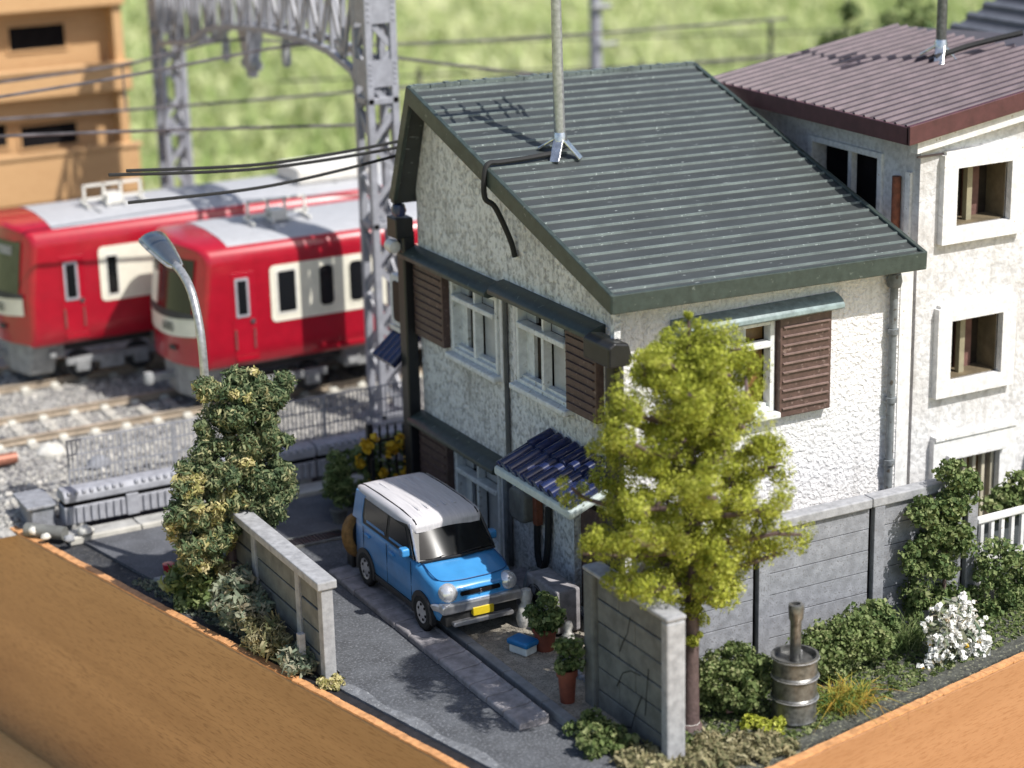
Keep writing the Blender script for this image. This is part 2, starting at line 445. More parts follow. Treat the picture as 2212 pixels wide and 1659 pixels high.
m_slat = mat('shutter_slat', (0.17, 0.115, 0.10), 0.5, var=0.2, vscale=10)
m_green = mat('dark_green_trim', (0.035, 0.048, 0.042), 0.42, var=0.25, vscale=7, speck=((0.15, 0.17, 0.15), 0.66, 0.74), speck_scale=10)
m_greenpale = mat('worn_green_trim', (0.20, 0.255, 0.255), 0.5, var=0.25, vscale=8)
m_roof = mat('grey_green_roof', (0.038, 0.043, 0.043), 0.5, var=0.16, vscale=3, bump=0.1, bscale=50, bdist=0.006, speck=((0.24, 0.27, 0.26), 0.68, 0.76), speck_scale=18, stretch=(0.35, 1, 1))
m_rib = mat('roof_rib', (0.135, 0.165, 0.155), 0.5, vscale=2.2, col2=(0.080, 0.097, 0.092), ramp=(0.35, 0.65), place=True, speck=((0.30, 0.34, 0.32), 0.64, 0.72), speck_scale=24)
m_roof2 = mat('brown_roof', (0.055, 0.038, 0.043), 0.45, var=0.15, vscale=3)
m_rib2 = mat('brown_roof_rib', (0.115, 0.082, 0.090), 0.42, var=0.25, vscale=3, place=True)
m_fascia2 = mat('brown_fascia', (0.085, 0.030, 0.033), 0.4, var=0.2)
m_roof3 = mat('slate_roof', (0.075, 0.078, 0.092), 0.5, var=0.15)
m_black = mat('black_paint', (0.014, 0.014, 0.015), 0.4, var=0.25)
m_rubber = mat('black_rubber', (0.012, 0.012, 0.012), 0.75, var=0.2)
m_pipe = mat('grey_pipe', (0.16, 0.175, 0.185), 0.45, var=0.25, vscale=8, speck=((0.07, 0.06, 0.05), 0.62, 0.7), speck_scale=12)
m_steel = mat('worn_steel', (0.42, 0.42, 0.42), 0.34, 0.6, var=0.22, vscale=14, bump=0.1, bscale=40, bdist=0.008, rvar=0.14)
m_steeldk = mat('dark_steel', (0.155, 0.155, 0.15), 0.36, 0.6, var=0.4, vscale=12, bump=0.3, bscale=30, bdist=0.008, rvar=0.15)
m_solder = mat('solder', (0.72, 0.71, 0.69), 0.2, 0.95, var=0.2, vscale=10, bump=0.3, bscale=25, bdist=0.01)
m_gantry = mat('gantry_grey', (0.30, 0.305, 0.335), 0.42, var=0.14, vscale=6)
m_bluetile = mat('blue_tile', (0.013, 0.021, 0.075), 0.22, var=0.35, vscale=7, coat=0.4, rvar=0.1)
m_cream = mat('cream_paint', (0.78, 0.745, 0.62), 0.35, var=0.05, coat=0.2)
m_red = mat('red_paint', (0.37, 0.006, 0.020), 0.28, var=0.08, coat=0.5)
m_troof = mat('train_roof_grey', (0.40, 0.405, 0.42), 0.55, var=0.06)
m_tgrey = mat('underframe_grey', (0.28, 0.285, 0.285), 0.5, var=0.25, vscale=6)
m_tdark = mat('underframe_dark', (0.035, 0.035, 0.036), 0.6, var=0.3)
m_glass = mat('dark_glass', (0.008, 0.009, 0.010), 0.16, var=0.2, spec=0.6)
m_glassg = mat('green_glass', (0.050, 0.058, 0.036), 0.10, var=0.3, vscale=2, spec=0.6)
m_rubgasket = mat('window_gasket', (0.36, 0.35, 0.38), 0.4, var=0.15)
m_ink = mat('number_ink', (0.10, 0.11, 0.09), 0.6, var=0.1)
m_ivory = mat('ivory_plastic', (0.70, 0.68, 0.62), 0.4, var=0.08)
m_rail = mat('rusty_rail', (0.42, 0.35, 0.27), 0.5, 0.3, var=0.25, vscale=3)
m_sleeper = mat('sleeper', (0.42, 0.40, 0.35), 0.85, var=0.25, vscale=5)
m_chair = mat('rail_chair', (0.62, 0.61, 0.55), 0.7, var=0.2)
m_fencegrey = mat('fence_grey', (0.27, 0.275, 0.30), 0.45, var=0.12)
m_barrier = mat('barrier_grey', (0.29, 0.295, 0.325), 0.6, var=0.16, vscale=6, bump=0.2, bscale=30, bdist=0.01)
m_blue = mat('car_blue', (0.050, 0.255, 0.55), 0.30, var=0.10, vscale=3, coat=0.45)
m_white = mat('car_white', (0.62, 0.60, 0.61), 0.42, vscale=4, coat=0.1, stretch=(7, 0.5, 1), col2=(0.48, 0.465, 0.48), ramp=(0.3, 0.62))
m_silver = mat('silver_paint', (0.60, 0.60, 0.62), 0.28, 0.8, var=0.14, vscale=9)
m_yellow = mat('plate_yellow', (0.62, 0.46, 0.02), 0.45, var=0.1)
m_terra = mat('terracotta', (0.19, 0.05, 0.027), 0.6, var=0.25)
m_stone = mat('pale_stone', (0.55, 0.53, 0.48), 0.8, var=0.2, vscale=8, bump=0.3)
m_plasticblue = mat('blue_plastic', (0.016, 0.17, 0.42), 0.3, var=0.15)
m_plasticwhite = mat('white_plastic', (0.66, 0.70, 0.68), 0.35, var=0.1)
m_bark = mat('brown_bark', (0.105, 0.070, 0.066), 0.6, var=0.25, vscale=9, bump=0.4, bscale=20)
m_brown = mat('ochre_cover', (0.26, 0.135, 0.035), 0.7, var=0.3, vscale=12, bump=0.5)
m_rust = mat('rust_red', (0.17, 0.055, 0.028), 0.8, var=0.35, vscale=9)
m_copper = mat('copper_rod', (0.34, 0.14, 0.09), 0.5, 0.3, var=0.2)
BOX_A = math.radians(12.2)
m_wood_side = woodmat('varnished_wood', (0.40, 0.243, 0.112), (0.235, 0.128, 0.052), 0.36, rot=-(math.pi / 2 + BOX_A) * 1.0)
m_wood_front = woodmat('varnished_wood_front', (0.37, 0.192, 0.090), (0.285, 0.134, 0.056), 0.5, rot=-BOX_A, scale=1.2)
m_wood_edge = mat('raw_wood_edge', (0.52, 0.26, 0.11), 0.6, var=0.25, vscale=8, bump=0.4, bscale=22)
m_wood_bld = woodmat('bare_plywood', (0.56, 0.345, 0.17), (0.48, 0.28, 0.13), 0.5)
m_lawn = mat('lawn', (0.40, 0.41, 0.22), 0.9, var=0.3, vscale=0.05, col2=(0.27, 0.31, 0.14), speck=((0.20, 0.15, 0.06), 0.63, 0.70), speck_scale=0.035)
l_grass = leafmat('lawn_blades', [(0.24, 0.34, 0.10), (0.42, 0.50, 0.20), (0.62, 0.65, 0.34), (0.72, 0.72, 0.46)], nscale=0.03, transl=0.4)
l_tree = leafmat('lime_foam', [(0.09, 0.115, 0.009), (0.25, 0.285, 0.022), (0.41, 0.435, 0.05), (0.56, 0.56, 0.14)], nscale=2.5, transl=0.16)
l_shrub = leafmat('net_foliage', [(0.022, 0.046, 0.020), (0.055, 0.090, 0.038), (0.10, 0.14, 0.062), (0.22, 0.24, 0.12), (0.48, 0.43, 0.22)], nscale=2.2, transl=0.2)
l_shrub2 = leafmat('cream_foliage', [(0.10, 0.125, 0.04), (0.30, 0.28, 0.09), (0.50, 0.44, 0.20), (0.60, 0.52, 0.30)], nscale=3, transl=0.2)
l_bush = leafmat('olive_foliage', [(0.040, 0.070, 0.018), (0.10, 0.145, 0.040), (0.19, 0.235, 0.085), (0.34, 0.35, 0.17)], nscale=3, transl=0.25)
l_ivy = leafmat('ivy_foliage', [(0.030, 0.065, 0.018), (0.085, 0.135, 0.040), (0.17, 0.22, 0.075), (0.30, 0.33, 0.15)], nscale=3.5, transl=0.25)
l_grey = leafmat('grey_foliage', [(0.07, 0.11, 0.075), (0.17, 0.21, 0.14), (0.30, 0.31, 0.22), (0.40, 0.33, 0.22)], nscale=3.5, transl=0.25)
l_gold = leafmat('yellow_petals', [(0.55, 0.30, 0.01), (0.68, 0.42, 0.02), (0.75, 0.52, 0.05)], nscale=4, transl=0.2)
l_whitef = leafmat('white_petals', [(0.80, 0.80, 0.76), (0.86, 0.86, 0.83), (0.9, 0.9, 0.88)], nscale=4, transl=0.2)
l_tuft = leafmat('tuft_fibres', [(0.05, 0.14, 0.05), (0.18, 0.24, 0.04), (0.38, 0.30, 0.05), (0.45, 0.24, 0.04)], nscale=4, transl=0.2)
l_straw = leafmat('straw_fibres', [(0.07, 0.085, 0.03), (0.17, 0.165, 0.08), (0.30, 0.26, 0.14), (0.42, 0.38, 0.23)], nscale=4, transl=0.2)

# ---------------------------------------------------------------- setting: lawn, tray, ground inside the tray
structure('lawn', MB().quad((-900, -900, -5), (900, -900, -5), (900, 900, -5), (-900, 900, -5)), m_lawn)
_n = 46000
_d = 62 + 150 * rng.random(_n) ** 1.2; _w = (rng.random(_n) - 0.5) * 2
_fx, _fy = 0.468, 0.884
_lat = _w * (_d * 0.36)
_p = np.stack([CAM[0] + _fx * _d + _fy * _lat, CAM[1] + _fy * _d - _fx * _lat, np.full(_n, -5.0)], 1)
_p = _p[(_p[:, 1] > 33)]
tag(blades('lawn_grass', l_grass, None, _p, 1.15, 0.24, 0.6), 'long sunlit green grass of the garden far behind the models', 'grass', kind='stuff')

A_F, A_L = math.radians(11.4), math.radians(12.62)      # the tray is a little out of square
cb, sb_ = math.cos(A_L), math.sin(A_L); cf_, sf_ = math.cos(A_F), math.sin(A_F)
CORNER = np.array([-3.17, -4.887])
def bx(a, b, z=0.0):          # tray coordinates: a along the front side, b along the left side
    return (CORNER[0] + cf_ * a - sb_ * b, CORNER[1] + sf_ * a + cb * b, z)
def traybox(mb, a0, a1, b0, b1, z0, z1):
    vs = [bx(a0, b0, z0), bx(a1, b0, z0), bx(a1, b1, z0), bx(a0, b1, z0), bx(a0, b0, z1), bx(a1, b0, z1), bx(a1, b1, z1), bx(a0, b1, z1)]
    return mb.add(vs, [(0, 3, 2, 1), (4, 5, 6, 7), (0, 1, 5, 4), (1, 2, 6, 5), (2, 3, 7, 6), (3, 0, 4, 7)])
TA, TB = 31.0, 36.0
tray = thing('wooden_tray', (*bx(0, 0)[:2], -4.25), 'varnished brown wooden tray that holds the whole model street', 'tray')
RT = 0.12
def trayside(a0, a1, b0, b1, m, rim):
    traybox(MB(), a0, a1, b0, b1, -4.25, -0.018).build('side_panel', m, tray, bevel=0.03)
    e = MB(); rim(e); return e.build('raw_edge', m_wood_edge, tray)
def _rim(a0, a1, b0, b1, n):
    def f(e):
        # slightly ragged sawn top edge
        k = n
        rr = rng.normal(size=k + 1) * 0.004
        for i in range(k):
            t0, t1 = i / k, (i + 1) / k
            if (a1 - a0) < (b1 - b0): A0, A1, B0, B1 = a0 - 0.004 + rr[i], a1 + 0.004 + rr[i] * .6, b0 + (b1 - b0) * t0, b0 + (b1 - b0) * t1
            else: A0, A1, B0, B1 = a0 + (a1 - a0) * t0, a0 + (a1 - a0) * t1, b0 - 0.004 + rr[i], b1 + 0.004 + rr[i] * .6
            traybox(e, A0, A1, B0, B1, -0.018, 0.010 + rr[i] * .5)
    return f
trayside(0, RT, 0.0, TB, m_wood_side, _rim(0, RT, 0, TB, 260))
trayside(RT + .002, TA, 0.0, RT, m_wood_front, _rim(RT + .002, TA, 0, RT, 260))
trayside(RT + .002, TA, TB - RT, TB, m_wood_side, _rim(RT + .002, TA, TB - RT, TB, 6))
trayside(TA - RT, TA, RT + .002, TB - RT - .002, m_wood_side, _rim(TA - RT, TA, RT + .002, TB - RT - .002, 6))
tbl = traybox(MB(), -12, TA + 8, -12, TB + 1.0, -4.95, -4.256).build('table_board', woodmat('pale_varnish', (0.72, 0.46, 0.20), (0.60, 0.36, 0.14), 0.2, rot=-(math.pi / 2 + BOX_A)), None, bevel=0.08)
tag(tbl, 'pale varnished board the wooden tray stands on, lower left corner', 'board')

g = MB(); g.add([bx(RT, RT, -0.06), bx(TA - RT, RT, -0.06), bx(TA - RT, TB - RT, -0.06), bx(RT, TB - RT, -0.06)], [(0, 1, 2, 3)])
structure('ground', g, m_soil)

def sheet(name, poly, z, m, thick=0.0):
    mb = MB()
    if thick: mb.prism(poly, 'z', z - thick, z)
    else: mb.add([(x, y, z) for x, y in poly], [tuple(range(len(poly)))])
    return structure(name, mb, m)
def edge_pt(b, inset): p = bx(RT + inset, b); return (p[0], p[1])
# driveway asphalt: from the tray's left edge to the kerb pavers and on to the street; its near end curves to the edge
def yb(y, inset):            # point of the tray's left edge at world y
    b = (y - CORNER[1]) / cb
    for _ in range(8): b += (y - bx(RT + inset, b)[1]) / cb
    p = bx(RT + inset, b); return (p[0], p[1])
drv = [yb(1.15, .34), yb(0.2, .26), yb(-1.0, .24), yb(-2.4, .26), yb(-3.6, .3), bx(1.2, .5)[:2], bx(2.0, .95)[:2], (-1.5, -3.2), (-1.45, -1.0), (-0.6, 1.6), (0.3, 1.6), (0.3, 6.10), (-3.9, 6.10), (-3.9, 1.35)]
sheet('driveway', drv, 0.0, m_asphalt, 0.07)
# a pale worn concrete lip between asphalt and the dark tray gap
lip = MB()
ys = np.linspace(1.1, -4.1, 30)
for i in range(29):
    a, b = yb(ys[i], .20), yb(ys[i + 1], .20); c2, d2 = yb(ys[i + 1], .20 + .17 + .05 * math.sin(i * .9)), yb(ys[i], .20 + .17 + .05 * math.sin((i - 1) * .9))
    lip.prism([a, b, c2, d2], 'z', -0.05, 0.012 + 0.004 * (i % 2))
structure('concrete_edging', lip, mat('edging_concrete', (0.14, 0.147, 0.16), 0.85, var=0.3, vscale=6, bump=0.6, bscale=24, bdist=0.03, speck=((0.27, 0.28, 0.29), 0.6, 0.68), speck_scale=24))
gap = MB(); 
gap.add([bx(RT + .005, .3, -0.02), bx(RT + .2, .3, -0.02), bx(RT + .2, 9, -0.02), bx(RT + .005, 9, -0.02)], [(0, 1, 2, 3)])
structure('dark_filler_strip', gap, mat('black_filler', (0.016, 0.015, 0.017), 0.6, var=0.4, vscale=8, bump=0.5, bscale=20))
# street behind
sheet('street', [yb(6.105, .45), (6.5, 6.105), (6.5, 8.40), yb(8.40, .5)], -0.002, m_street, 0.05)
sheet('gutter_strip', [yb(5.9, .5), (-4.3, 5.9), (-4.3, 6.10), yb(6.10, .45)], 0.035, m_pave, 0.08)
sheet('gutter_strip', [(-3.85, 5.93), (-2.62, 5.93), (-2.62, 6.10), (-3.85, 6.10)], 0.03, m_conc_green, 0.07)
pv = thing('pavement', (-4.6, 8.65, 0), 'pale narrow pavement slabs between street and ribbed barrier', 'pavement'); del pv['category']; del pv['label']; pv['kind'] = 'structure'
x = -5.72
sl_ = piece_at(MB().box(-.62, .62, -.20, .20, -.05, .05), 'slab', m_pave, pv, (x + .62, 8.66, 0.0), bevel=0.02)
for i in range(1, 8): again(sl_, pv, (x + .62 + 1.26 * i, 8.66 + .004 * (i % 3), 0.002 * (i % 2)))
kb = piece_at(MB().box(-.62, .62, -.05, .05, -.05, .075), 'kerb_stone', mat('kerb_light', (0.46, 0.44, 0.39), 0.8, var=0.15), pv, (x + .62, 8.405, 0.0), bevel=0.015)
for i in range(1, 8): again(kb, pv, (x + .62 + 1.26 * i, 8.405, 0.0))
# track bed, gravel court, garden soil
tb = MB(); tb.prism([(9.35, -.05), (9.9, .08), (12.3, .12), (12.6, .16), (22.5, .16), (23.5, -.05)], 'x', -7.2, 24)
structure('track_bed', tb, mat('ballast_bed', (0.33, 0.32, 0.30), 0.95, var=0.35, vscale=5, bump=1.0, bscale=14, bdist=0.06, speck=((0.13, 0.13, 0.14), 0.55, 0.64), speck_scale=9))
sheet('gravel_court', [(-1.84, -2.25), (-0.25, -2.25), (-0.02, 0.0), (-0.02, 3.3), (-1.84, 3.3)], 0.07, m_gravel, 0.08)
sheet('garden_soil', [(-1.0, -4.2), (0.2, -4.0), (6.0, -2.85), (9, -2.2), (9, -0.1), (0.1, -0.1), (-1.0, -1.6)], 0.0, mat('garden_earth', (0.06, 0.062, 0.052), 0.95, var=0.4, vscale=7, bump=0.9, bscale=16, bdist=0.05, speck=((0.22, 0.22, 0.15), 0.57, 0.66), speck_scale=18), 0.055)
sheet('house_forecourt', [(6.2, -0.1), (12, -0.1), (12, 9), (6.2, 9)], 0.01, m_pave, 0.05)

# loose ballast: more stones than anyone could count
_n = 15000
_x = -7 + 12 * rng.random(_n); _y = 9.6 + 9 * rng.random(_n) ** 1.0
_z = np.interp(_y, [9.6, 9.9, 12.3, 12.6, 19], [.03, .09, .13, .17, .17])
ok = ~((np.abs(_y - 13.38) < .1) | (np.abs(_y - 14.72) < .1) | (np.abs(_y - 16.76) < .1))
_c = np.stack([_x, _y, _z], 1)[ok]; _n = len(_c)
_r = 0.022 + 0.055 * rng.random(_n) ** 2.5
oct6 = np.array([(1, 0, 0), (-1, 0, 0), (0, 1, 0), (0, -1, 0), (0, 0, 1), (0, 0, -1)], float)
V = _c[:, None, :] + oct6[None] * _r[:, None, None] * (0.6 + 0.7 * rng.random((_n, 6, 1)))
st = mesh_arrays('ballast_stones', V.reshape(-1, 3), [(0, 2, 4), (2, 1, 4), (1, 3, 4), (3, 0, 4), (2, 0, 5), (1, 2, 5), (3, 1, 5), (0, 3, 5)],
                 leafmat('ballast_stone', [(0.10, 0.10, 0.11), (0.24, 0.23, 0.22), (0.40, 0.385, 0.35), (0.56, 0.53, 0.48)], transl=0.0, rough=0.9, nscale=2), None, 6)
tag(st, 'pale grey and beige ballast stones spread under and beside the tracks', 'ballast', kind='stuff')

# ---------------------------------------------------------------- tracks
def track(y0, y1, x0, x1, label):
    t = thing('railway_track', (x0, (y0 + y1) / 2, 0.16), label, 'track', 'two parallel railway tracks')
    prof = [(-.075, 0), (.075, 0), (.075, .025), (.02, .05), (.02, .11), (.05, .12), (.05, .16), (-.05, .16), (-.05, .12), (-.02, .11), (-.02, .05), (-.075, .025)]
    for yy in (y0, y1):
        MB().prism([(yy + a, .20 + b * .8) for a, b in prof], 'x', x0, x1).build('rail', m_rail, t, smooth=30)
    s0 = None; xx = x0 + .2
    while xx < min(x1, 4.0):
        mb = MB().box(-.10, .10, -1.02, 1.02, -.06, .06)
        if s0 is None:
            s0 = piece_at(mb, 'sleeper', m_sleeper, t, (xx, (y0 + y1) / 2, .15), bevel=.01)
            c0 = piece_at(MB().box(-.07, .07, -.11, .11, 0, .05), 'rail_chair', m_chair, t, (xx, y0, .205))
        else:
            again(s0, t, (xx, (y0 + y1) / 2, .15)); again(c0, t, (xx, y0, .205))
        again(c0, t, (xx, y1, .205)); xx += .62
    return t
track(13.38, 14.72, -7.0, 23.5, 'nearer railway track under the red train numbered 600')
track(16.76, 18.10, -7.4, 23.0, 'farther railway track under the red train at the left edge')

# ---------------------------------------------------------------- trains
def rrect(u0, u1, z0, z1, r, n=5):
    pts = []
    for cx, cz, a in ((u1 - r, z1 - r, 0), (u0 + r, z1 - r, 90), (u0 + r, z0 + r, 180), (u1 - r, z0 + r, 270)):
        for k in range(n + 1):
            t = math.radians(a + 90 * k / n); pts.append((cx + r * math.cos(t), cz + r * math.sin(t)))
    return pts
def plate(name, face_y, poly, n0, n1, m, parent, bevel=0.0):
    return MB().prism(poly, 'y', face_y - n1, face_y - n0).build(name, m, parent, bevel=bevel)

def train(label, yc, xn, number, glass, panto_m, first, win, door, L):
    hw = 1.36; zb, zs, zt = 1.20, 3.22, 3.66
    t = thing('train_car', (xn, yc, 0.36), label, 'train', 'two red trains side by side')
    # body: cross-section swept along x, the nose bowed in plan and raked at the top
    sec = [(-hw + .06, zb), (-hw, zb + .07)] + [(-hw, z_) for z_ in (1.6, 1.85, 2.0, 2.2, 2.4, 2.65, 2.95, zs)]
    for k in range(1, 7):
        a = math.radians(90 * k / 7); sec.append((-hw + .30 * (1 - math.cos(a)), zs + .36 * math.sin(a)))
    half = sec + [(-hw * .55, zt - .03), (0, zt)]
    full = half + [(-y, z) for y, z in half[-2::-1]]
    def nose(y, z):
        rake = max(0, z - 2.2) * 0.13
        return xn + .42 * (abs(y) / hw) ** 2.4 + rake
    mb = MB(); n = len(full)
    stations = [('n', s) for s in (0.0, .0)] 
    rings = []
    for off, sc in ((0.0, .93), (.05, .98), (.13, 1.0)):
        rings.append([(nose(y, z) + off, yc + y * sc, (z - 2.4) * (1 - (1 - sc) * .6) + 2.4) for y, z in full])
    rings.append([(xn + L, yc + y, z) for y, z in full])
    for r in rings: mb.v += r
    for i in range(len(rings) - 1):
        for k in range(n - 1): mb.f.append((i * n + k, i * n + k + 1, (i + 1) * n + k + 1, (i + 1) * n + k))
        mb.f.append((i * n + n - 1, i * n, (i + 1) * n, (i + 1) * n + n - 1))
    # front skin as strips from the left half to the right half of the first ring
    h = len(half) - 1
    for k in range(h):
        a, b = k, k + 1; c, d = n - 1 - b, n - 1 - a
        m_ = 7; prev = None
        for j in range(m_ + 1):
            s = j / m_
            row = []
            for i0, i1 in ((a, d), (b, c)):
                p0, p1 = rings[0][i0], rings[0][i1]; y = p0[1] + (p1[1] - p0[1]) * s; z = p0[2] + (p1[2] - p0[2]) * s
                mb.v.append((nose((y - yc) / .93, z), y, z)); row.append(len(mb.v) - 1)
            if prev and not (k == h - 1 and False): mb.f.append((prev[0], row[0], row[1], prev[1]))
            prev = row
    body = mb.build('body', m_red, t, smooth=50)
    # grey roof sheet over the shoulders
    rs = [(y, z) for y, z in full if z > 3.34]
    MB().prism([(yc + y * 0.985, z + .012) for y, z in rs] + [(yc + y * 0.985, z - .06) for y, z in rs[::-1]], 'x', xn + 1.05, xn + L - .2).build('roof', m_troof, t, smooth=40)
    for k in range(6): MB().box(xn + 2.2 + 2.6 * k, xn + 2.215 + 2.6 * k, yc - .78, yc + .78, 3.66, 3.683).build('roof_seam', m_tgrey, t)
    ys = yc - hw
    cx0 = win[0][0] - .16
    plate('cream_band', ys, rrect(cx0, xn + L - 1.0, 1.98, 3.10, .10), -.02, .012, m_cream, t)
    for i, (a, b, z0, z1, r) in enumerate(win):
        fr = plate('window', ys, rrect(a - .045, b + .045, z0 - .05, z1 + .05, r + .03), .0, .022, m_cream if r > .06 else m_ivory, t)
        plate('pane', ys, rrect(a, b, z0, z1, r), .0, .03, m_glass, fr)
    a, b, z0, z1 = door
    dr = plate('cab_door', ys, rrect(a - .10, b + .17, 1.42, z1 + .14, .03), -.01, .012, m_red, t, bevel=.008)
    f = plate('door_window', ys, rrect(a - .03, b + .03, z0 - .04, z1 + .03, .03), 0, .03, m_rubgasket, dr)
    plate('door_pane', ys, rrect(a + .02, b - .02, z0 + .02, z1 - .02, .01), 0, .04, m_glass, dr)
    plate('door_step', ys, rrect(a - .08, b + .16, 1.32, 1.40, .02), 0, .06, m_red, dr)
    for dx in (-.06, b - a + .10): MB().tube([(a + dx, ys - .05, 1.55), (a + dx, ys - .05, 1.95)], .014, 6).build('handrail', m_solder, dr)
    MB().lathe([(0, -.02), (.05, -.02), (.05, .01), (0, .012)], (b + .08, ys - .02, 2.08), 'y', 12).build('door_lock', m_solder, dr)
    for k in range(4):
        dx0 = win[1][0] - .13 + 3.4 * k
        plate('passenger_door', ys, [(dx0, 1.3), (dx0 + .02, 1.3), (dx0 + .02, 3.05), (dx0, 3.05)], 0, .016, m_tdark, t) if k else None
        plate('door_sill', ys, rrect(win[1][0] - .1 + 3.4 * k, win[1][0] + .95 + 3.4 * k, 1.30, 1.36, .02), 0, .05, m_red, t)
    # front: windscreen, gasket line, cream number band, lights
    def front_patch(name, y0, y1, z0, z1, off, m, par, cut=0.0, nz=8, ny=12):
        mb = MB(); idx = {}
        for j in range(nz + 1):
            for i in range(ny + 1):
                y = y0 + (y1 - y0) * i / ny; z = z0 + (z1 - z0) * j / nz
                dip = cut * (1 - (2 * i / ny - 1) ** 2) * (1 - j / nz)
                z -= dip
                yy = y * .985 if abs(y) > 1.15 else y
                idx[i, j] = len(mb.v); mb.v.append((nose(yy, z) - off, yc + y * .93, z))
        for j in range(nz):
            for i in range(ny): mb.f.append((idx[i, j], idx[i + 1, j], idx[i + 1, j + 1], idx[i, j + 1]))
        return mb.build(name, m, par, smooth=True)
    ws = front_patch('windscreen', -1.17, 1.17, 2.30, 3.34, .012, glass, t, cut=.08)
    front_patch('gasket', -1.28, 1.28, 2.22, 2.30, .020, m_tdark, ws, cut=.08, nz=1)
    front_patch('destination_sign', -.95, -.35, 3.06, 3.24, .020, m_tgrey if first else m_shutter, ws, nz=2, ny=4)
    front_patch('cab_interior', .05, .55, 2.32, 2.95, .018, m_cream, ws, nz=3, ny=4)
    front_patch('number_band', -1.27, 1.27, 1.86, 2.21, .012, m_cream, t, cut=.08, nz=2)
    mw = Matrix.Translation((nose(-.50, 2.0) - .030, yc - .50 * .93, 1.975)) @ Matrix.Rotation(math.radians(11), 4, 'Z') @ Matrix(((0, 0, -1, 0), (-1, 0, 0, 0), (0, 1, 0, 0), (0, 0, 0, 1)))
    text('number', number, .27, mw, m_ink, t, .004)
    for s in (-1, 1):
        front_patch('headlamp', .62 * s - .12, .62 * s + .12, 1.52, 1.62, .03, m_tdark, t, nz=2, ny=3)
    # skirt, coupler, running gear
    sk = MB().add([(xn + .42, yc - .85, .50), (xn + .95, yc - .85, .50), (xn + .95, yc + .85, .50), (xn + .42, yc + .85, .50), (xn + .46, yc - 1.18, 1.23), (xn + 1.0, yc - 1.18, 1.23), (xn + 1.0, yc + 1.18, 1.23), (xn + .46, yc + 1.18, 1.23), (xn + .22, yc - .3, .50), (xn + .22, yc + .3, .50), (xn + .16, yc - .4, 1.23), (xn + .16, yc + .4, 1.23)], [(0, 8, 9, 3, 2, 1), (4, 5, 6, 7, 11, 10), (0, 1, 5, 4), (1, 2, 6, 5), (2, 3, 7, 6), (8, 0, 4, 10), (9, 8, 10, 11), (3, 9, 11, 7)])
    sk.build('skirt', m_tgrey, t, bevel=.05)
    cp = MB().box(xn - .32, xn + .3, yc - .07, yc + .07, .78, .92); cp.lathe([(0, -.13), (.09, -.11), (.12, 0), (.09, .11), (0, .13)], (xn - .30, yc, .85), 'z', 12)
    cp.build('coupler', m_tgrey, t, smooth=40)
    for j, bx0 in enumerate((xn + 2.1, xn + L - 3.6)):
        bo = MB(); yy = yc - 1.02
        bo.box(bx0 - .95, bx0 + .95, yy - .05, yy + .07, .66, .82); bo.box(bx0 - .25, bx0 + .25, yy - .09, yy + .05, .50, .80)
        for s in (-.62, .62): bo.box(bx0 + s - .15, bx0 + s + .15, yy - .11, yy + .05, .52, .76)
        b_ = bo.build('bogie', m_tgrey, t, bevel=.02)
        for s in (-.62, .62):
            MB().lathe([(0, -.06), (.30, -.06), (.30, .06), (0, .06)], (bx0 + s, yy + .16, .62), 'y', 20).build('wheel', m_tdark, b_, smooth=40)
    rr_ = random.Random(3 + first); xx = xn + .75
    while xx < xn + 12:
        w = .25 + .5 * rr_.random(); hgt = .28 + .3 * rr_.random()
        if abs(xx + w / 2 - (xn + 2.1)) > .9:
            bm_ = MB().box(xx, xx + w, yc - 1.05 - .1 * rr_.random(), yc + .5, 1.18 - hgt, 1.18)
            bm_.box(xx + .04, xx + w * .45, yc - 1.18, yc - 1.0, 1.14 - hgt * .75, 1.08 - hgt * .2)
            bm_.build('equipment_box', m_tgrey if rr_.random() < .75 else m_tdark, t, bevel=.015)
        xx += w + .07
    MB().box(xn + .7, xn + L - .6, yc - .9, yc + .9, .95, 1.19).build('underframe', m_tdark, t)
    # folded pantograph frame near the cab end
    p0 = xn + (2.0 if first else 1.85); pg = MB(); zb_ = 3.70
    for yy in (yc - .1,):
        pg.bar((p0, yy, zb_ + .12), (p0 + 1.35, yy, zb_ + .12), .05); pg.bar((p0 + .08, yy, zb_ + .40), (p0 + 1.28, yy, zb_ + .40), .05)
        for xx in (p0 + .08, p0 + .50, p0 + .86, p0 + 1.28): pg.bar((xx, yy, zb_ - .03), (xx, yy, zb_ + .42), .05)
    for xx in (p0 + .08, p0 + .5, p0 + .86, p0 + 1.28): pg.bar((xx, yc - .40, zb_ + .02), (xx, yc + .20, zb_ + .02), .045)
    pg.box(p0 + .52, p0 + .84, yc - .25, yc + .15, zb_, zb_ + .2)
    pg.build('pantograph', panto_m, t)
    if first:
        for k in range(3): MB().box(xn + 6.6 + 3.6 * k, xn + 8.5 + 3.6 * k, yc - .62, yc + .62, 3.66, 4.0).build('roof_cooler', m_ivory, t, bevel=.06)
    return t
_y2 = 14.05 - 1.36
def wn_(x0, y0, x1, y1, Y): a = on_y(x0, y0, Y); b = on_y(x1, y1, Y); return a[0], b[0]
w2 = []
for (xa, ya, xb, yb2), r in zip([(598, 580, 640, 660), (687, 562, 721, 645), (752, 552, 786, 636)], (.03, .10, .10)):
    a, b = wn_(xa, ya, xb, yb2, _y2); w2.append((a, b, 2.17, 2.97, r))
for k in range(14): w2.append((w2[2][0] + .95 + .68 * k, w2[2][0] + 1.40 + .68 * k, 2.17, 2.97, .10 if k % 5 in (3, 4) else .03))
a, b = wn_(508, 600, 536, 668, _y2)
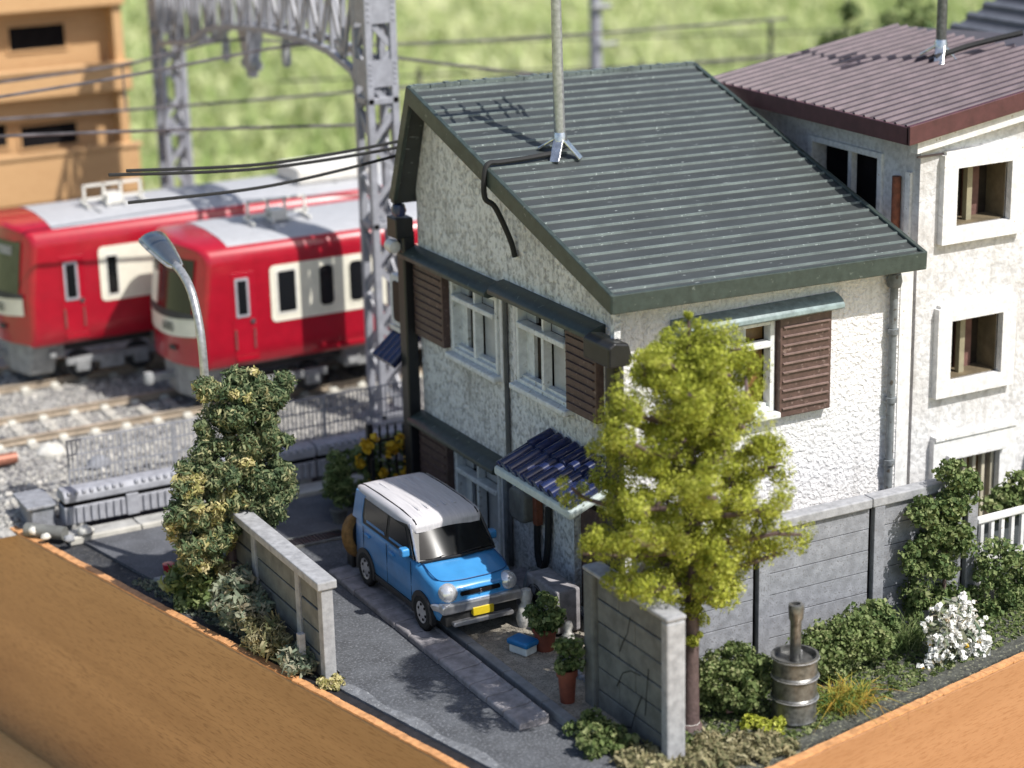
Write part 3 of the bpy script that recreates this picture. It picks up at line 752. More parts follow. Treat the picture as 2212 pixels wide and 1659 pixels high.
train('red and cream train car numbered 600 standing nearest the houses', 14.05, -2.02, '600', m_glass, m_ivory, 0, w2, (a, b, 2.22, 2.92), 18.0)
_y1 = 17.43 - 1.36
a, b = wn_(229, 552, 256, 622, _y1); a2, b2 = wn_(336, 600, 352, 600, _y1)
w1 = [(a, b, 2.12, 2.90, .02), (a2, a2 + .25, 2.12, 2.92, .03)]
for k in range(14): w1.append((a2 + .8 + .9 * k, a2 + 1.3 + .9 * k, 2.12, 2.92, .03))
a, b = wn_(137, 565, 168, 635, _y1)
train('red and cream train car with white roof frame at the left edge', 17.43, -4.42, '2100', m_glassg, m_ivory, 1, w1, (a, b, 2.14, 2.86), 18.0)

# ---------------------------------------------------------------- lattice gantry over the tracks
gan = thing('catenary_gantry', (1.55, 11.24, 0), 'grey steel lattice gantry arching over both red trains', 'gantry')
GX, GY = 1.55, 11.24
FY = float(on_x(372, 240, GX)[1])
HS = .25
lego = piece_at(MB().box(-.07, .07, -.07, .07, 0, 8.4), 'leg', m_gantry, gan, (GX - HS, GY - HS, .05), bevel=.015)
brD = math.hypot(2 * HS, .58)
brace = None
def post(yc):
    global brace
    for sx in (-1, 1):
        for sy in (-1, 1):
            if not (yc == GY and sx == -1 and sy == -1): again(lego, gan, (GX + sx * HS, yc + sy * HS, .05))
    for k in range(13):
        z = .35 + .58 * k
        for f in range(4):
            s = 1 if (k + f) % 2 else -1
            ang = math.atan2(.58, 2 * HS) * s
            if f < 2:
                loc = (GX, yc + (-HS if f == 0 else HS), z + .29); rot = (0, -ang, 0)
            else:
                loc = (GX + (-HS if f == 2 else HS), yc, z + .29); rot = (0, -ang, math.pi / 2)
            if brace is None:
                brace = piece_at(MB().box(-brD / 2, brD / 2, -.02, .02, -.055, .055), 'brace', m_gantry, gan, loc)
                brace.rotation_euler = rot
            else: again(brace, gan, loc, rot)
    for z in (.2, 3.95, 6.30): 
        MB().box(GX - HS - .07, GX + HS + .07, yc - HS - .07, yc + HS + .07, z, z + .12).build('collar', m_gantry, gan, bevel=.01)
    for z0, z1 in ((6.62, 7.12), (7.78, 8.35)):
        for sx in (-1, 1):
            MB().box(GX + sx * (HS + .05) - .012, GX + sx * (HS + .05) + .012, yc - HS - .05, yc + HS + .05, z0, z1).build('gusset_plate', m_gantry, gan)
        for sy in (-1, 1):
            pl = MB().box(GX - HS - .05, GX + HS + .05, yc + sy * (HS + .05) - .012, yc + sy * (HS + .05) + .012, z0, z1).build('gusset_plate', m_gantry, gan)
            if sy == -1:
                rv = MB()
                for ux in (-HS, HS):
                    for q in range(5): rv.lathe([(0, -.03), (.022, -.022), (.03, 0)], (GX + ux, yc - HS - .062, z0 + .06 + (z1 - z0 - .12) * q / 4), 'y', 8)
                rv.build('rivets', m_gantry, pl, smooth=True)
    MB().box(GX - .5, GX + .5, yc - .5, yc + .5, -.02, .22).build('footing', m_conc, gan, bevel=.04)
    # side insulator
    MB().lathe([(0, -.16), (.09, -.14), (.11, 0), (.09, .14), (0, .16)], (GX - .05, yc + (.62 if yc < 15 else -.62), 6.45), 'y', 12).build('insulator', m_tgrey, gan, smooth=True)
post(GY); post(FY)
# arched beam: two trusses, the lower chord dropping to the posts
ch = [(GY + .2, 6.62)] + [tuple(on_x(a, b, GX)[1:]) for a, b in ((790, 150), (740, 108), (690, 86), (600, 62), (520, 55), (470, 62), (435, 90))] + [(FY - .3, 6.1)]
def low(y): return float(np.interp(y, [c[0] for c in ch], [c[1] for c in ch]))
for sx in (-HS, HS):
    c_ = MB()
    for p, q_ in zip(ch[:-1], ch[1:]): c_.bar((GX + sx, *p), (GX + sx, *q_), .14, .12)
    c_.build('lower_chord', m_gantry, gan)
    MB().bar((GX + sx, GY, 8.3), (GX + sx, FY, 8.3), .10, .10).build('upper_chord', m_gantry, gan)
    yy = np.linspace(GY + .35, FY - .35, 22)
    for i in range(21):
        z = (low(yy[i]), 8.3) if i % 2 else (8.3, low(yy[i]))
        MB().bar((GX + sx, yy[i], z[0]), (GX + sx, yy[i + 1], low(yy[i + 1]) if not i % 2 else 8.3), .09, .06, up=(1, 0, 0)).build('brace', m_gantry, gan)
        MB().bar((GX + sx, yy[i], low(yy[i])), (GX + sx, yy[i], 8.3), .08, .06, up=(1, 0, 0)).build('strut', m_gantry, gan)
for y in np.linspace(GY + .5, FY - .5, 16):
    MB().bar((GX - HS, y, low(y)), (GX + HS, y, low(y)), .06, .06).build('cross_strut', m_gantry, gan)
for (px_, py_) in ((483, 30), (615, 60)):
    p = on_x(px_, py_, GX)
    MB().lathe([(.02, .35), (.07, .33), (.07, .2), (.10, .18), (.10, .02), (.08, 0), (.10, -.02), (.10, -.2), (.07, -.3), (0, -.32)], (GX, p[1], low(p[1]) - .42), 'z', 12).build('insulator', m_tgrey, gan, smooth=True)
    MB().bar((GX, p[1], low(p[1]) + .02), (GX, p[1], low(p[1]) - .15), .08).build('hanger', m_gantry, gan)
p = on_x(542, 100, GX); yh = p[1]
MB().add([(GX - .2, yh - .28, low(yh)), (GX + .2, yh - .28, low(yh)), (GX + .2, yh + .28, low(yh)), (GX - .2, yh + .28, low(yh)), (GX - .08, yh - .10, 5.95), (GX + .08, yh - .10, 5.95), (GX + .08, yh + .10, 5.95), (GX - .08, yh + .10, 5.95)],
         [(0, 3, 2, 1), (4, 5, 6, 7), (0, 1, 5, 4), (1, 2, 6, 5), (2, 3, 7, 6), (3, 0, 4, 7)]).build('drop_bracket', m_gantry, gan)
for s in (-.26, .26):
    MB().lathe([(0, -.12), (.11, -.11), (.14, 0), (.11, .11), (0, .12)], (GX, yh + s, 6.22), 'y', 12).build('insulator', m_tgrey, gan, smooth=True)
MB().bar((GX, yh - .45, 6.22), (GX, yh + .45, 6.22), .06).build('crossarm', m_gantry, gan)

# overhead wires
m_wire = mat('overhead_wire', (0.16, 0.145, 0.15), 0.4, 0.5, var=0.4, vscale=2)
def wire(pts, r, name, label, cat, m, group=None, drops=()):
    w = MB().tube(pts, r, 6)
    o = w.build(name, m, None, smooth=True); tag(o, label, cat, group); return o
def curve_pts(p, n=24):
    p = np.array(p, float); t = np.linspace(0, len(p) - 1, n); out = []
    for a in t:                       # Catmull-Rom through the points
        i = min(int(a), len(p) - 2); f = a - i
        p0, p1, p2, p3 = p[max(i - 1, 0)], p[i], p[i + 1], p[min(i + 2, len(p) - 1)]
        out.append(tuple(.5 * ((2 * p1) + (-p0 + p2) * f + (2 * p0 - 5 * p1 + 4 * p2 - p3) * f * f + (-p0 + 3 * p1 - 3 * p2 + p3) * f ** 3)))
    return out
def wires_for(Y, mes, con, label):
    t = thing('overhead_line', (0, Y, 5), label, 'wire', 'overhead wires above the tracks')
    a = [tuple(on_y(x, y, Y)) for x, y in mes]; b = [tuple(on_y(x, y, Y)) for x, y in con]
    MB().tube(curve_pts(a), .030, 6).build('messenger_wire', m_wire, t, smooth=True)
    MB().tube(curve_pts(b), .030, 6).build('contact_wire', m_wire, t, smooth=True)
    return t, a, b
t_, a_, b_ = wires_for(17.43, [(-60, 186), (270, 139), (500, 86), (760, 98), (1200, 78), (1700, 40)], [(-60, 262), (272, 238), (780, 197), (1200, 158), (1700, 120)], 'upper overhead wire pair, above the farther track')
MB().tube([on_y(264, 141, 17.43), on_y(272, 238, 17.43)], .02, 6).build('dropper', m_wire, t_)
wires_for(14.05, [(-60, 219), (265, 166), (650, 95), (760, 112), (1200, 165), (1500, 180)], [(-60, 297), (300, 283), (780, 270), (1200, 262), (1500, 255)], 'lower overhead wire pair, above the nearer track')
# ---------------------------------------------------------------- far background: plywood building, pole, wire fence
pb = thing('plywood_building', (-2.5, 26.5, 0), 'bare orange plywood building with dark windows behind the trains', 'building')
YB = 25.2
xr = on_y(285, 200, YB)[0]; x0b = xr - 8.5
MB().box(x0b, xr - .30, YB + .55, YB + 5, .05, 9.2).build('wall', m_wood_bld, pb)
def zy(y): return on_y(150, y, YB)[2]
for (ya, yb3, dx) in ((205, 150, 0.0), (-70, 18, -.05), (430, 330, .05)):
    z0, z1 = sorted((zy(ya), zy(yb3)))
    bl = MB().box(x0b, xr + dx, YB - .12, YB + .02, z0, z1).build('balcony_wall', m_wood_bld, pb, bevel=.03)
    MB().box(x0b, xr + dx, YB + .02, YB + .60, z0, z0 + .14).build('balcony_floor', m_wood_bld, bl)
    MB().box(x0b, xr + dx + .06, YB - .18, YB + .10, z1, z1 + .09).build('coping', m_wood_bld, bl, bevel=.02)
for (ya, yb3) in ((258, 205),):
    z0, z1 = sorted((zy(ya), zy(yb3))); MB().box(x0b, xr - .1, YB + .30, YB + .56, z0, z1).build('floor_band', m_wood_bld, pb, bevel=.02)
for (xa, ya, xb, yb3) in ((22, 50, 138, 112), (48, 262, 165, 322), (-110, 265, 12, 330), (-140, 40, -20, 105)):
    a = on_y(xa, yb3, YB + .5); b = on_y(xb, ya, YB + .5)
    w = MB(); w.box(a[0] - .06, b[0] + .06, YB + .50, YB + .549, a[2] - .06, a[2]); w.box(a[0] - .06, b[0] + .06, YB + .50, YB + .549, b[2], b[2] + .06); w.box(a[0] - .06, a[0], YB + .50, YB + .549, a[2], b[2]); w.box(b[0], b[0] + .06, YB + .50, YB + .549, a[2], b[2])
    f = w.build('window', m_wood_bld, pb); MB().box(a[0], b[0], YB + .535, YB + .548, a[2], b[2]).build('pane', m_joint, f)
MB().box(xr - .34, xr - .10, YB + .02, YB + .60, .05, 9.2).build('corner_post', m_wood_bld, pb, bevel=.03)
MB().box(x0b, xr + .1, YB - .1, YB + 5, .0, 1.2).build('plinth', m_wood_bld, pb)

pl = on_y(1287, 100, 27.0)
po = thing('line_pole', (pl[0], 27.0, 0), 'blurred grey pole with round insulators behind the green roof', 'pole')
MB().tube([(pl[0], 27, -.05), (pl[0], 27, 11)], [.20, .14], 12).build('pole', m_gantry, po, smooth=True)
for (xx, yy, s) in ((1297, 14, .08), (1312, 95, .06)):
    q_ = on_y(xx, yy, 26.8)
    MB().lathe([(0, -.3), (s, -.28), (s, .28), (0, .3)], (q_[0], 26.75, q_[2]), 'x', 12).build('insulator', m_tgrey, po, smooth=True)
    MB().bar((pl[0], 26.9, q_[2]), (q_[0] + .2, 26.75, q_[2]), .05).build('crossarm', m_gantry, po)
wf = thing('wire_fence', (6, 28.5, -.05), 'thin dark wire fence with slim posts beyond the trains', 'fence')
for xx, yt in ((905, 148), (1385, 130), (1665, 40)):
    q_ = on_y(xx, yt, 28.5); MB().tube([(q_[0], 28.5, -.05), (q_[0], 28.5, q_[2])], .07, 8).build('post', m_tdark, wf)
for y0, y1 in ((95, 70), (165, 130)):
    pts = [tuple(on_y(xx, y0 + (y1 - y0) * (xx - 860) / 840, 28.5)) for xx in (600, 860, 1190, 1660, 1900)]
    MB().tube(pts, .025, 6).build('strand', m_tdark, wf)
# dark green shrub far right
fs = on_y(1900, 60, 24.0)
fb = thing('far_bush', (fs[0], 24, -.05), 'blurred dark green bush behind the brown corrugated roof', 'bush')
leaves('foliage', l_ivy, fb, clumps((fs[0], 24, 3.0), (1.6, 1.2, 3.6), 60, .5, zcut=0.3), 60, .22)

# ---------------------------------------------------------------- ribbed barrier, mesh fence, clutter beyond the street
br = thing('ribbed_barrier', (-3.0, 9.05, 0), 'long low grey ribbed barrier along the far side of the street', 'barrier')
XB0 = -5.62; LM = 2.30; NM = 4
for k in range(NM):
    xa = XB0 + k * (LM + .03); xb = xa + LM
    md = MB(); md.box(xa, xb, 8.92, 9.30, .10, .42).build('module', m_barrier, br, bevel=.02)
    mo = [o for o in br.children if o.name.startswith('module')][-1]
    MB().box(xa + .02, xb - .02, 8.95, 9.28, .42, .50).build('dark_groove', m_joint, mo)
    cpp = [(8.89, .50), (9.32, .50), (9.32, .62), (9.24, .70), (8.97, .70), (8.89, .62)]
    MB().prism(cpp, 'x', xa, xb).build('cap', m_barrier, mo, bevel=.025)
    if k == 0:
        r0 = piece_at(MB().box(-.035, .035, -.025, .03, -.14, .14), 'rib', m_barrier, mo, (xa + .1, 8.90, .27), bevel=.008)
        t0 = piece_at(MB().box(-.03, .03, -.05, .05, -.02, .03), 'rib', m_barrier, mo, (xa + .1, 8.93, .665), bevel=.008)
        st_ = 1
    else: st_ = 0
    for i in range(st_, 17):
        if abs(i - 8.2) < .6: continue
        again(r0, mo, (xa + .1 + .132 * i, 8.90, .27)); again(t0, mo, (xa + .1 + .132 * i, 8.93, .665))
    MB().box(xa + 1.08, xa + 1.30, 8.87, 8.93, .10, .48).build('buttress', m_barrier, mo, bevel=.015)
    MB().box(xa + .1, xa + .35, 8.93, 9.25, -.02, .10).build('foot', m_pave, mo); MB().box(xb - .35, xb - .1, 8.93, 9.25, -.02, .10).build('foot', m_pave, mo)
mf = thing('mesh_fence', (-2.2, 9.42, .0), 'fine grey wire mesh fence standing behind the ribbed barrier', 'fence')
for k in range(8): MB().box(-5.36 + .95 * k, -5.33 + .95 * k, 9.40, 9.43, .0, 1.44).build('post', m_fencegrey, mf)
for z in (.35, .62, .9, 1.17, 1.43): MB().box(-5.36, 1.4, 9.405, 9.425, z - .012, z + .012).build('rail', m_fencegrey, mf)
wv = MB()
for i in range(1, 84): wv.box(-5.36 + .081 * i, -5.338 + .081 * i, 9.398, 9.41, .1, 1.44)
tag(wv.build('wires', m_fencegrey, mf), kind='stuff')
# concrete trough end, tube, rocks in the far left corner
tr = thing('concrete_trough', (-5.9, 9.6, 0), 'square concrete trough end beside the ribbed barrier', 'trough')
MB().box(-6.12, -5.70, 9.2, 10.0, -.03, .40).build('body', m_conc, tr, bevel=.03)
MB().box(-6.2, -5.66, 9.15, 10.05, .40, .46).build('lid', m_conc, tr, bevel=.02)
tag(MB().tube([(-6.25, 9.1, .12), (-5.75, 8.55, .12)], .12, 12).build('drain_pipe', m_conc_green, None, smooth=40), 'grey pipe lying by the tray edge at far left', 'pipe')
tag(MB().tube([(-6.9, 12.45, .28), (-5.48, 12.35, .30)], .11, 12).build('copper_rod', m_copper, None, smooth=40), 'reddish brown rod end beside the near rail', 'rod')
def rock(name, c, r, m, label, seed):
    rr_ = random.Random(seed); mb = MB()
    prof = [(0, -r * .5), (r * .8, -r * .35), (r, 0), (r * .75, r * .45), (r * .3, r * .68), (0, r * .7)]
    mb.lathe(prof, c, 'z', 9)
    mb.v = [(c[0] + (x - c[0]) * (.8 + .4 * rr_.random()), c[1] + (y - c[1]) * (.8 + .4 * rr_.random()), c[2] + (z - c[2]) * (.85 + .3 * rr_.random())) for x, y, z in mb.v]
    return tag(mb.build(name, m, None, smooth=60), label, 'rock', 'loose rocks')
for i, (xx, yy, r, m, lb) in enumerate([(112, 985, .26, m_stone, 'large pale rock beside the near track rail'), (215, 1010, .24, m_conc, 'dark grey rock behind the mesh fence end'),
        (75, 1150, .12, m_stone, 'small white rock on the tray edge by the pipe'), (100, 1163, .09, m_stone, 'pinkish pebble at the tray edge below the barrier'),
        (185, 1152, .14, m_stone, 'white stone in front of the barrier end'), (150, 1168, .10, m_conc_pale, 'small pale stone at the kerb end')]):
    q_ = on_z(xx, yy, .1); rock('rock', (q_[0], q_[1], .1 + r * .3), r, m, lb, i)

# ---------------------------------------------------------------- street lamp
lp = thing('street_lamp', (-4.16, 5.55, 0), 'curved metal street lamp rising behind the tall shrub', 'street lamp')
pts = [(-4.16, 5.55, .0), (-4.16, 5.55, 1.5), (-4.15, 5.56, 3.0), (-4.14, 5.60, 3.8), (-4.13, 5.72, 4.25), (-4.12, 5.98, 4.65), (-4.11, 6.35, 4.85), (-4.10, 6.75, 4.93)]
MB().tube(curve_pts(pts, 34), .068, 12).build('pole', m_steel, lp, smooth=True)
a = np.array([-4.10, 6.68, 4.92]); b = np.array([-4.10, 7.78, 5.17]); d = (b - a) / np.linalg.norm(b - a); sd = np.array([1.0, 0, 0]); up = np.cross(sd, d)
hd = MB(); secs = [(0, .07, .06), (.06, .11, .10), (.28, .15, .13), (.68, .205, .155), (.93, .22, .14), (1.0, .20, .07)]; Lh = float(np.linalg.norm(b - a)); n_ = 14
for s, w, h_ in secs:
    for k in range(n_):
        t = 2 * math.pi * k / n_; cx_, cz_ = math.cos(t), math.sin(t)
        p = a + d * s * Lh + sd * w * cx_ + up * h_ * (cz_ if cz_ > 0 else cz_ * .35); hd.v.append(tuple(p))
for i in range(len(secs) - 1):
    for k in range(n_): hd.f.append((i * n_ + k, i * n_ + (k + 1) % n_, (i + 1) * n_ + (k + 1) % n_, (i + 1) * n_ + k))
hd.f.append(tuple(range(n_))[::-1]); hd.f.append(tuple((len(secs) - 1) * n_ + k for k in range(n_)))
ho = hd.build('lamp_head', mat('lamp_shell', (0.33, 0.335, 0.33), 0.22, 0.9, var=0.1), lp, smooth=45)
rim = [tuple(a + d * s * Lh + sd * w * sg * 1.04 - up * .02) for sg, seq in ((1, secs), (-1, secs[::-1])) for s, w, h_ in seq]
MB().tube(rim + [rim[0]], .024, 8).build('rim', m_steel, ho, smooth=True)

# ---------------------------------------------------------------- left garden wall
def plank_wall(name, label, X0, X1, y0, y1, h, posts, courses, face_sign, m_plank, m_post, cap_m, group=None, cap=True):
    t = thing(name, ((X0 + X1) / 2, (y0 + y1) / 2, 0), label, 'wall', group)
    xc = (X0 + X1) / 2
    ps = [y0] + list(posts) + [y1]
    ch_ = (h - .02) / courses
    for i in range(len(ps) - 1):
        a, b = ps[i] + (.11 if i else .12), ps[i + 1] - .06
        for k in range(courses):
            MB().box(xc - .06 + .006 * ((k + i) % 2), xc + .06, a, b, .005 + k * ch_, k * ch_ + ch_ - .022).build('plank', m_plank, t, bevel=.012)
        MB().box(xc - .03, xc + .03, a, b, 0, h - .02).build('joint_fill', m_joint, t)
    for i, p in enumerate(ps):
        e = (0, .16) if i == 0 else ((-.06, .09) if i < len(ps) - 1 else (-.10, .04))
        MB().box(X0 + .02, X1 - .02, p + e[0], p + e[1], 0, h - .004).build('post', m_post, t, bevel=.012)
    if cap: MB().box(X0 - .04, X1 + .04, y0 - .03, y1 + .03, h, h + .13).build('coping', cap_m, t, bevel=.02)
    return t
plank_wall('concrete_wall', 'low grey concrete plank wall with pale coping left of driveway', -4.24, -4.02, 1.12, 5.45, 1.42, [2.02, 3.72], 4, -1, m_conc_green, m_conc_pale, m_conc_pale)
# kerb pavers under the car
kp = thing('kerb_paver_row', (-2.33, 1.6, 0), 'row of purple grey kerb pavers the car stands on', 'kerb')
pavv = None; n_p = 13; y0_, y1_ = -1.62, 4.80; stp = (y1_ - y0_) / n_p
prof = [(-.23, .0), (-.23, .075), (-.21, .10), (.17, .115), (.19, .135), (.23, .135), (.23, .0)]
for k in range(n_p):
    yy = y0_ + stp * (k + .5)
    if pavv is None: pavv = piece_at(MB().prism(prof, 'y', -stp / 2 + .012, stp / 2 - .012), 'paver', m_paver, kp, (-2.34, yy, .0), bevel=.012)
    else: again(pavv, kp, (-2.34 + .004 * math.sin(k * 2.1), yy, .002 * math.sin(k * 1.7)), (0, 0, .004 * math.sin(k * 3.3)))
lk = thing('court_kerb', (-1.92, .5, 0), 'narrow grey concrete kerb beside the gravel court', 'kerb')
for k in range(5): MB().box(-2.0, -1.84, -2.3 + 1.12 * k, -2.3 + 1.12 * k + 1.105, -.03, .125).build('kerb_stone', mat('court_kerb_grey', (0.20, 0.205, 0.21), .8, var=.2), lk, bevel=.02)
dg = thing('drain_grate', (-2.1, 6.36, 0), 'dark drain grate set at the street edge behind the car', 'grate')
MB().box(-2.60, -1.62, 6.14, 6.20, -.02, .03).build('frame', m_conc_green, dg); MB().box(-2.60, -1.62, 6.52, 6.58, -.02, .03).build('frame', m_conc_green, dg)
gb = piece_at(MB().box(-.025, .025, -.16, .16, -.02, .02), 'bar', m_black, dg, (-2.56, 6.36, .005))
for k in range(1, 15): again(gb, dg, (-2.56 + .065 * k, 6.36, .005))

# ---------------------------------------------------------------- the green-roofed house
hs = thing('green_roof_house', (2.5, 3.2, 0), 'white plaster house with grey green ribbed roof beside the car', 'house')
G = Face('G', 0.0); S = Face('S', 0.0)
WX, WY, HE = 5.15, 6.42, 5.12
wA = (3.60, 5.20, 3.24, 4.50); wB = (1.36, 2.98, 3.30, 4.58); wC = (3.66, 5.22, .14, 1.62); dE = (.35, 1.35, .14, 1.95)
mb = wall_cells(MB(), G, .2, WY, .0, HE, [wA, wB, wC, dE], .2)
# gable top: follows the long front slope and the steep rear slope
def zroof(y): return 5.46 + (y + .45) * (7.46 - 5.46) / (5.83 + .45)
gp = [(.2, HE), (WY, HE), (WY, 5.75), (5.83, zroof(5.83) - .10), (.2, zroof(.2) - .10)]
mb.prism(gp, 'x', .0, .2)
mb.build('wall', m_gable, hs)
wF = (1.0, 2.62, 3.20, 4.60)
mb = wall_cells(MB(), S, .0, WX, .0, HE + .18, [wF], .2); mb.build('wall', m_front, hs)
MB().box(WX - .2, WX, .2, WY, 0, HE).build('wall', m_front, hs)
MB().box(0.2, WX - .2, WY - .2, WY, 0, HE + .3).build('wall', m_front, hs)
MB().prism([(y_, z_ - (.16 if z_ > HE + .01 else 0)) for y_, z_ in gp], 'x', WX - .2, WX).build('wall', m_front, hs)
MB().box(-.05, WX + .02, -.06, WY + .05, -.05, .13).build('plinth', m_conc, hs, bevel=.02)
MB().box(4.93, WX + .012, -.014, .3, .13, HE + .05).build('corner_strip', m_trimw, hs)

def window(face, o, lay='A', sill=True):
    u0, u1, z0, z1 = o; fr = MB(); w = .075
    for (a, b, c, d_) in ((u0, u0 + w, z0, z1), (u1 - w, u1, z0, z1), (u0 + w, u1 - w, z1 - w, z1), (u0 + w, u1 - w, z0, z0 + w)): face.box(fr, a, b, c, d_, -.13, .045)
    f = fr.build('window', m_winw, hs, bevel=.012)
    zt_ = z0 + (z1 - z0) * .74
    face.box(MB(), u0 + w, u1 - w, zt_ - .045, zt_ + .045, -.11, .085).build('transom', m_winw, f, bevel=.02)
    um = (u0 + u1) / 2
    face.box(MB(), um - .03, um + .03, zt_ + .045, z1 - w, -.11, .02).build('mullion', m_winw, f)
    face.box(MB(), um - .04, um + .04, z0 + w, zt_ - .045, -.11, .03).build('mullion', m_winw, f)
    if sill: face.box(MB(), u0 - .06, u1 + .06, z0 - .10, z0 - .002, -.05, .16).build('sill', m_winw, f, bevel=.025)
    face.box(MB(), u0 + w, u1 - w, z0 + w, z0 + w + .05, -.13, -.02).build('inner_sill', m_winw, f)
    gl = -.165
    # lower lights: reveal, dark pane, frosted pane, amber strip (seen left to right = falling u on the gable)
    U = lambda s: u1 - w - (u1 - u0 - 2 * w) * s if face.k == 'G' else u0 + w + (u1 - u0 - 2 * w) * s
    for s0, s1, mm in ((0, .16, m_winw), (.16, .46, m_pane_dark), (.54, .80, m_pane_grey), (.80, 1.0, m_pane_amber)):
        a, b = sorted((U(s0), U(s1))); face.box(MB(), a, b, z0 + w, zt_ - .045, gl - .02, gl + (.06 if mm is m_winw else (.03 if mm is m_pane_grey else 0))).build('pane', mm, f)
    for s0, s1, mm in ((0, .2, m_pane_grey), (.2, .47, m_pane_dark), (.53, .78, m_pane_grey), (.78, 1, m_pane_amber)):
        a, b = sorted((U(s0), U(s1))); face.box(MB(), a, b, zt_ + .045, z1 - w, gl - .02, gl + (.05 if mm is m_pane_grey else 0)).build('pane', mm, f)
    face.box(MB(), u0, u1, z0, z1, -.24, -.20).build('blind', m_pane_dark, f)
    return f
def shutter(face, u0, u1, z0, z1, n, par, depth=.13):
    b = face.box(MB(), u0, u1, z0, z1, -.02, depth).build('shutter_box', m_shutter, par, bevel=.012)
    h_ = (z1 - z0 - .14) / n
    for k in range(n):
        z = z0 + .08 + h_ * (k + .5)
        pr = [(depth - .01, z - h_ * .26), (depth + .030, z - h_ * .18), (depth + .030, z - h_ * .06), (depth - .01, z + h_ * .02)]
        q_ = MB()
        if face.k == 'G': q_.prism([(face.a - a_, z_) for a_, z_ in pr], 'y', u0 + .05, u1 - .05)
        else: q_.prism([(face.a - a_, z_) for a_, z_ in pr], 'x', u0 + .05, u1 - .05)
        q_.build('slat', m_slat if face.k == 'S' else m_shutter, b, smooth=50)
    return b
def canopy(face, u0, u1, z, d, m, par, th=.17):
    pr = [(0, z - .02), (d * .75, z - .035), (d, z), (d * .98, z + .06), (d * .75, z + th * .75), (d * .4, z + th), (0, z + th + .02)]
    q_ = MB().prism([(face.a - a_, z_) for a_, z_ in pr], 'y' if face.k == 'G' else 'x', u0, u1) if face.k == 'G' else MB().prism([(face.a - a_, z_) for a_, z_ in pr], 'x', u0, u1)
    return q_.build('window_canopy', m, par, smooth=50, bevel=.01)
window(G, wA); window(G, wB); window(G, wC, sill=False); window(S, wF)
shutter(G, 5.32, 6.38, 3.26, 4.52, 9, hs); shutter(G, .42, 1.30, 3.34, 4.62, 9, hs); shutter(G, 5.34, 6.38, .22, 1.66, 9, hs)
shutter(S, 2.66, 3.58, 3.10, 4.62, 10, hs)
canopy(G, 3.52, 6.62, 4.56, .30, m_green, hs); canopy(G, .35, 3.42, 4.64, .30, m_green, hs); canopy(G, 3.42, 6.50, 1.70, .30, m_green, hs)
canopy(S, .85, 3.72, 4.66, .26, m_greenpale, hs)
# worn paint strips by the windows
for (y, z0, z1) in ((3.50, 3.15, 4.62), (3.06, 3.2, 4.66), (3.58, .13, 1.66)): MB().box(-.03, -.001, y - .04, y + .04, z0, z1).build('plaster_strip', m_trimw, hs, bevel=.008)
MB().box(-.28, -.002, 3.64, 5.2, .13, .19).build('door_step', m_conc_pale, hs, bevel=.01)

# roof: long front slope with ribs along the ridge, steep rear slope
XR0, XR1 = -.38, 5.02
ye, ze, yr, zr = -.46, 5.46, 5.83, 7.46
sv = np.array([yr - ye, zr - ze]); SLn = float(np.linalg.norm(sv)); sv /= SLn; nv = np.array([-sv[1], sv[0]])
def onroof(s, h_): return (ye + sv[0] * s + nv[0] * h_, ze + sv[1] * s + nv[1] * h_)
rf = MB().prism([onroof(.0, 0), onroof(SLn, 0), onroof(SLn, -.10), onroof(.0, -.10)], 'x', XR0 + .015, XR1 - .015).build('roof', m_roof, hs)
rbz = None; nr = 27
for k in range(nr):
    s = .14 + (SLn - .24) * k / (nr - 1); y, z = onroof(s, .0)
    if rbz is None:
        ang = math.atan2(sv[1], sv[0])
        rbz = piece_at(MB().prism([(-.028, -.004), (-.011, .024), (.011, .024), (.028, -.004)], 'x', -(XR1 - XR0) / 2 + .03, (XR1 - XR0) / 2 - .03), 'rib', m_rib, rf, ((XR0 + XR1) / 2, y, z))
        rbz.rotation_euler = (ang, 0, 0)
    else: again(rbz, rf, ((XR0 + XR1) / 2, y, z), (ang, 0, 0))
MB().box(XR0 - .005, XR1 + .005, ye - .05, ye + .02, ze - .235, ze + .035).build('eave_fascia', m_green, rf, bevel=.012)
def vergeboard(xa, xb):
    pts = [(ye - .04, ze + .035), (yr + .03, zr + .05), (6.60, 5.55), (6.42, 5.55), (5.78, zr - .26), (ye - .04, ze - .235)]
    MB().add([(xa, y, z) for y, z in pts] + [(xb, y, z) for y, z in pts],
             [(0, 1, 4, 5), (1, 2, 3, 4), (6, 11, 10, 7), (7, 10, 9, 8), (0, 6, 7, 1), (1, 7, 8, 2), (2, 8, 9, 3), (3, 9, 10, 4), (4, 10, 11, 5), (5, 11, 6, 0)]).build('verge_board', m_green, rf, bevel=.012)
vergeboard(XR0 - .02, XR0 + .06); vergeboard(XR1 - .06, XR1 + .02)
MB().prism([(yr, zr), (yr + .06, zr + .03), (6.62, 5.50), (6.50, 5.48)], 'x', XR0 + .02, XR1 - .02).build('rear_slope', m_roof, rf)
rc = MB()
for k in range(60):
    xa = XR0 + .02 + (XR1 - XR0 - .04) * k / 60; jj = rng.normal() * .008
    rc.box(xa, xa + (XR1 - XR0) / 60, yr - .05 + jj, yr + .07 + jj, zr - .01, zr + .055 + rng.normal() * .006)
rc.build('ridge_cap', m_rib, rf)
MB().box(XR0 + .06, .0, ye + .1, yr - .1, 0, 0.001)  # (soffit line is given by the verge boards)

# the roof sits a touch low at its far end
_ta = math.radians(1.25); _pv = Vector((XR0 - BASE[hs][0], 0, 6.4))
rf.rotation_euler = (0, _ta, 0)
rf.location = _pv - Matrix.Rotation(_ta, 3, 'Y') @ _pv
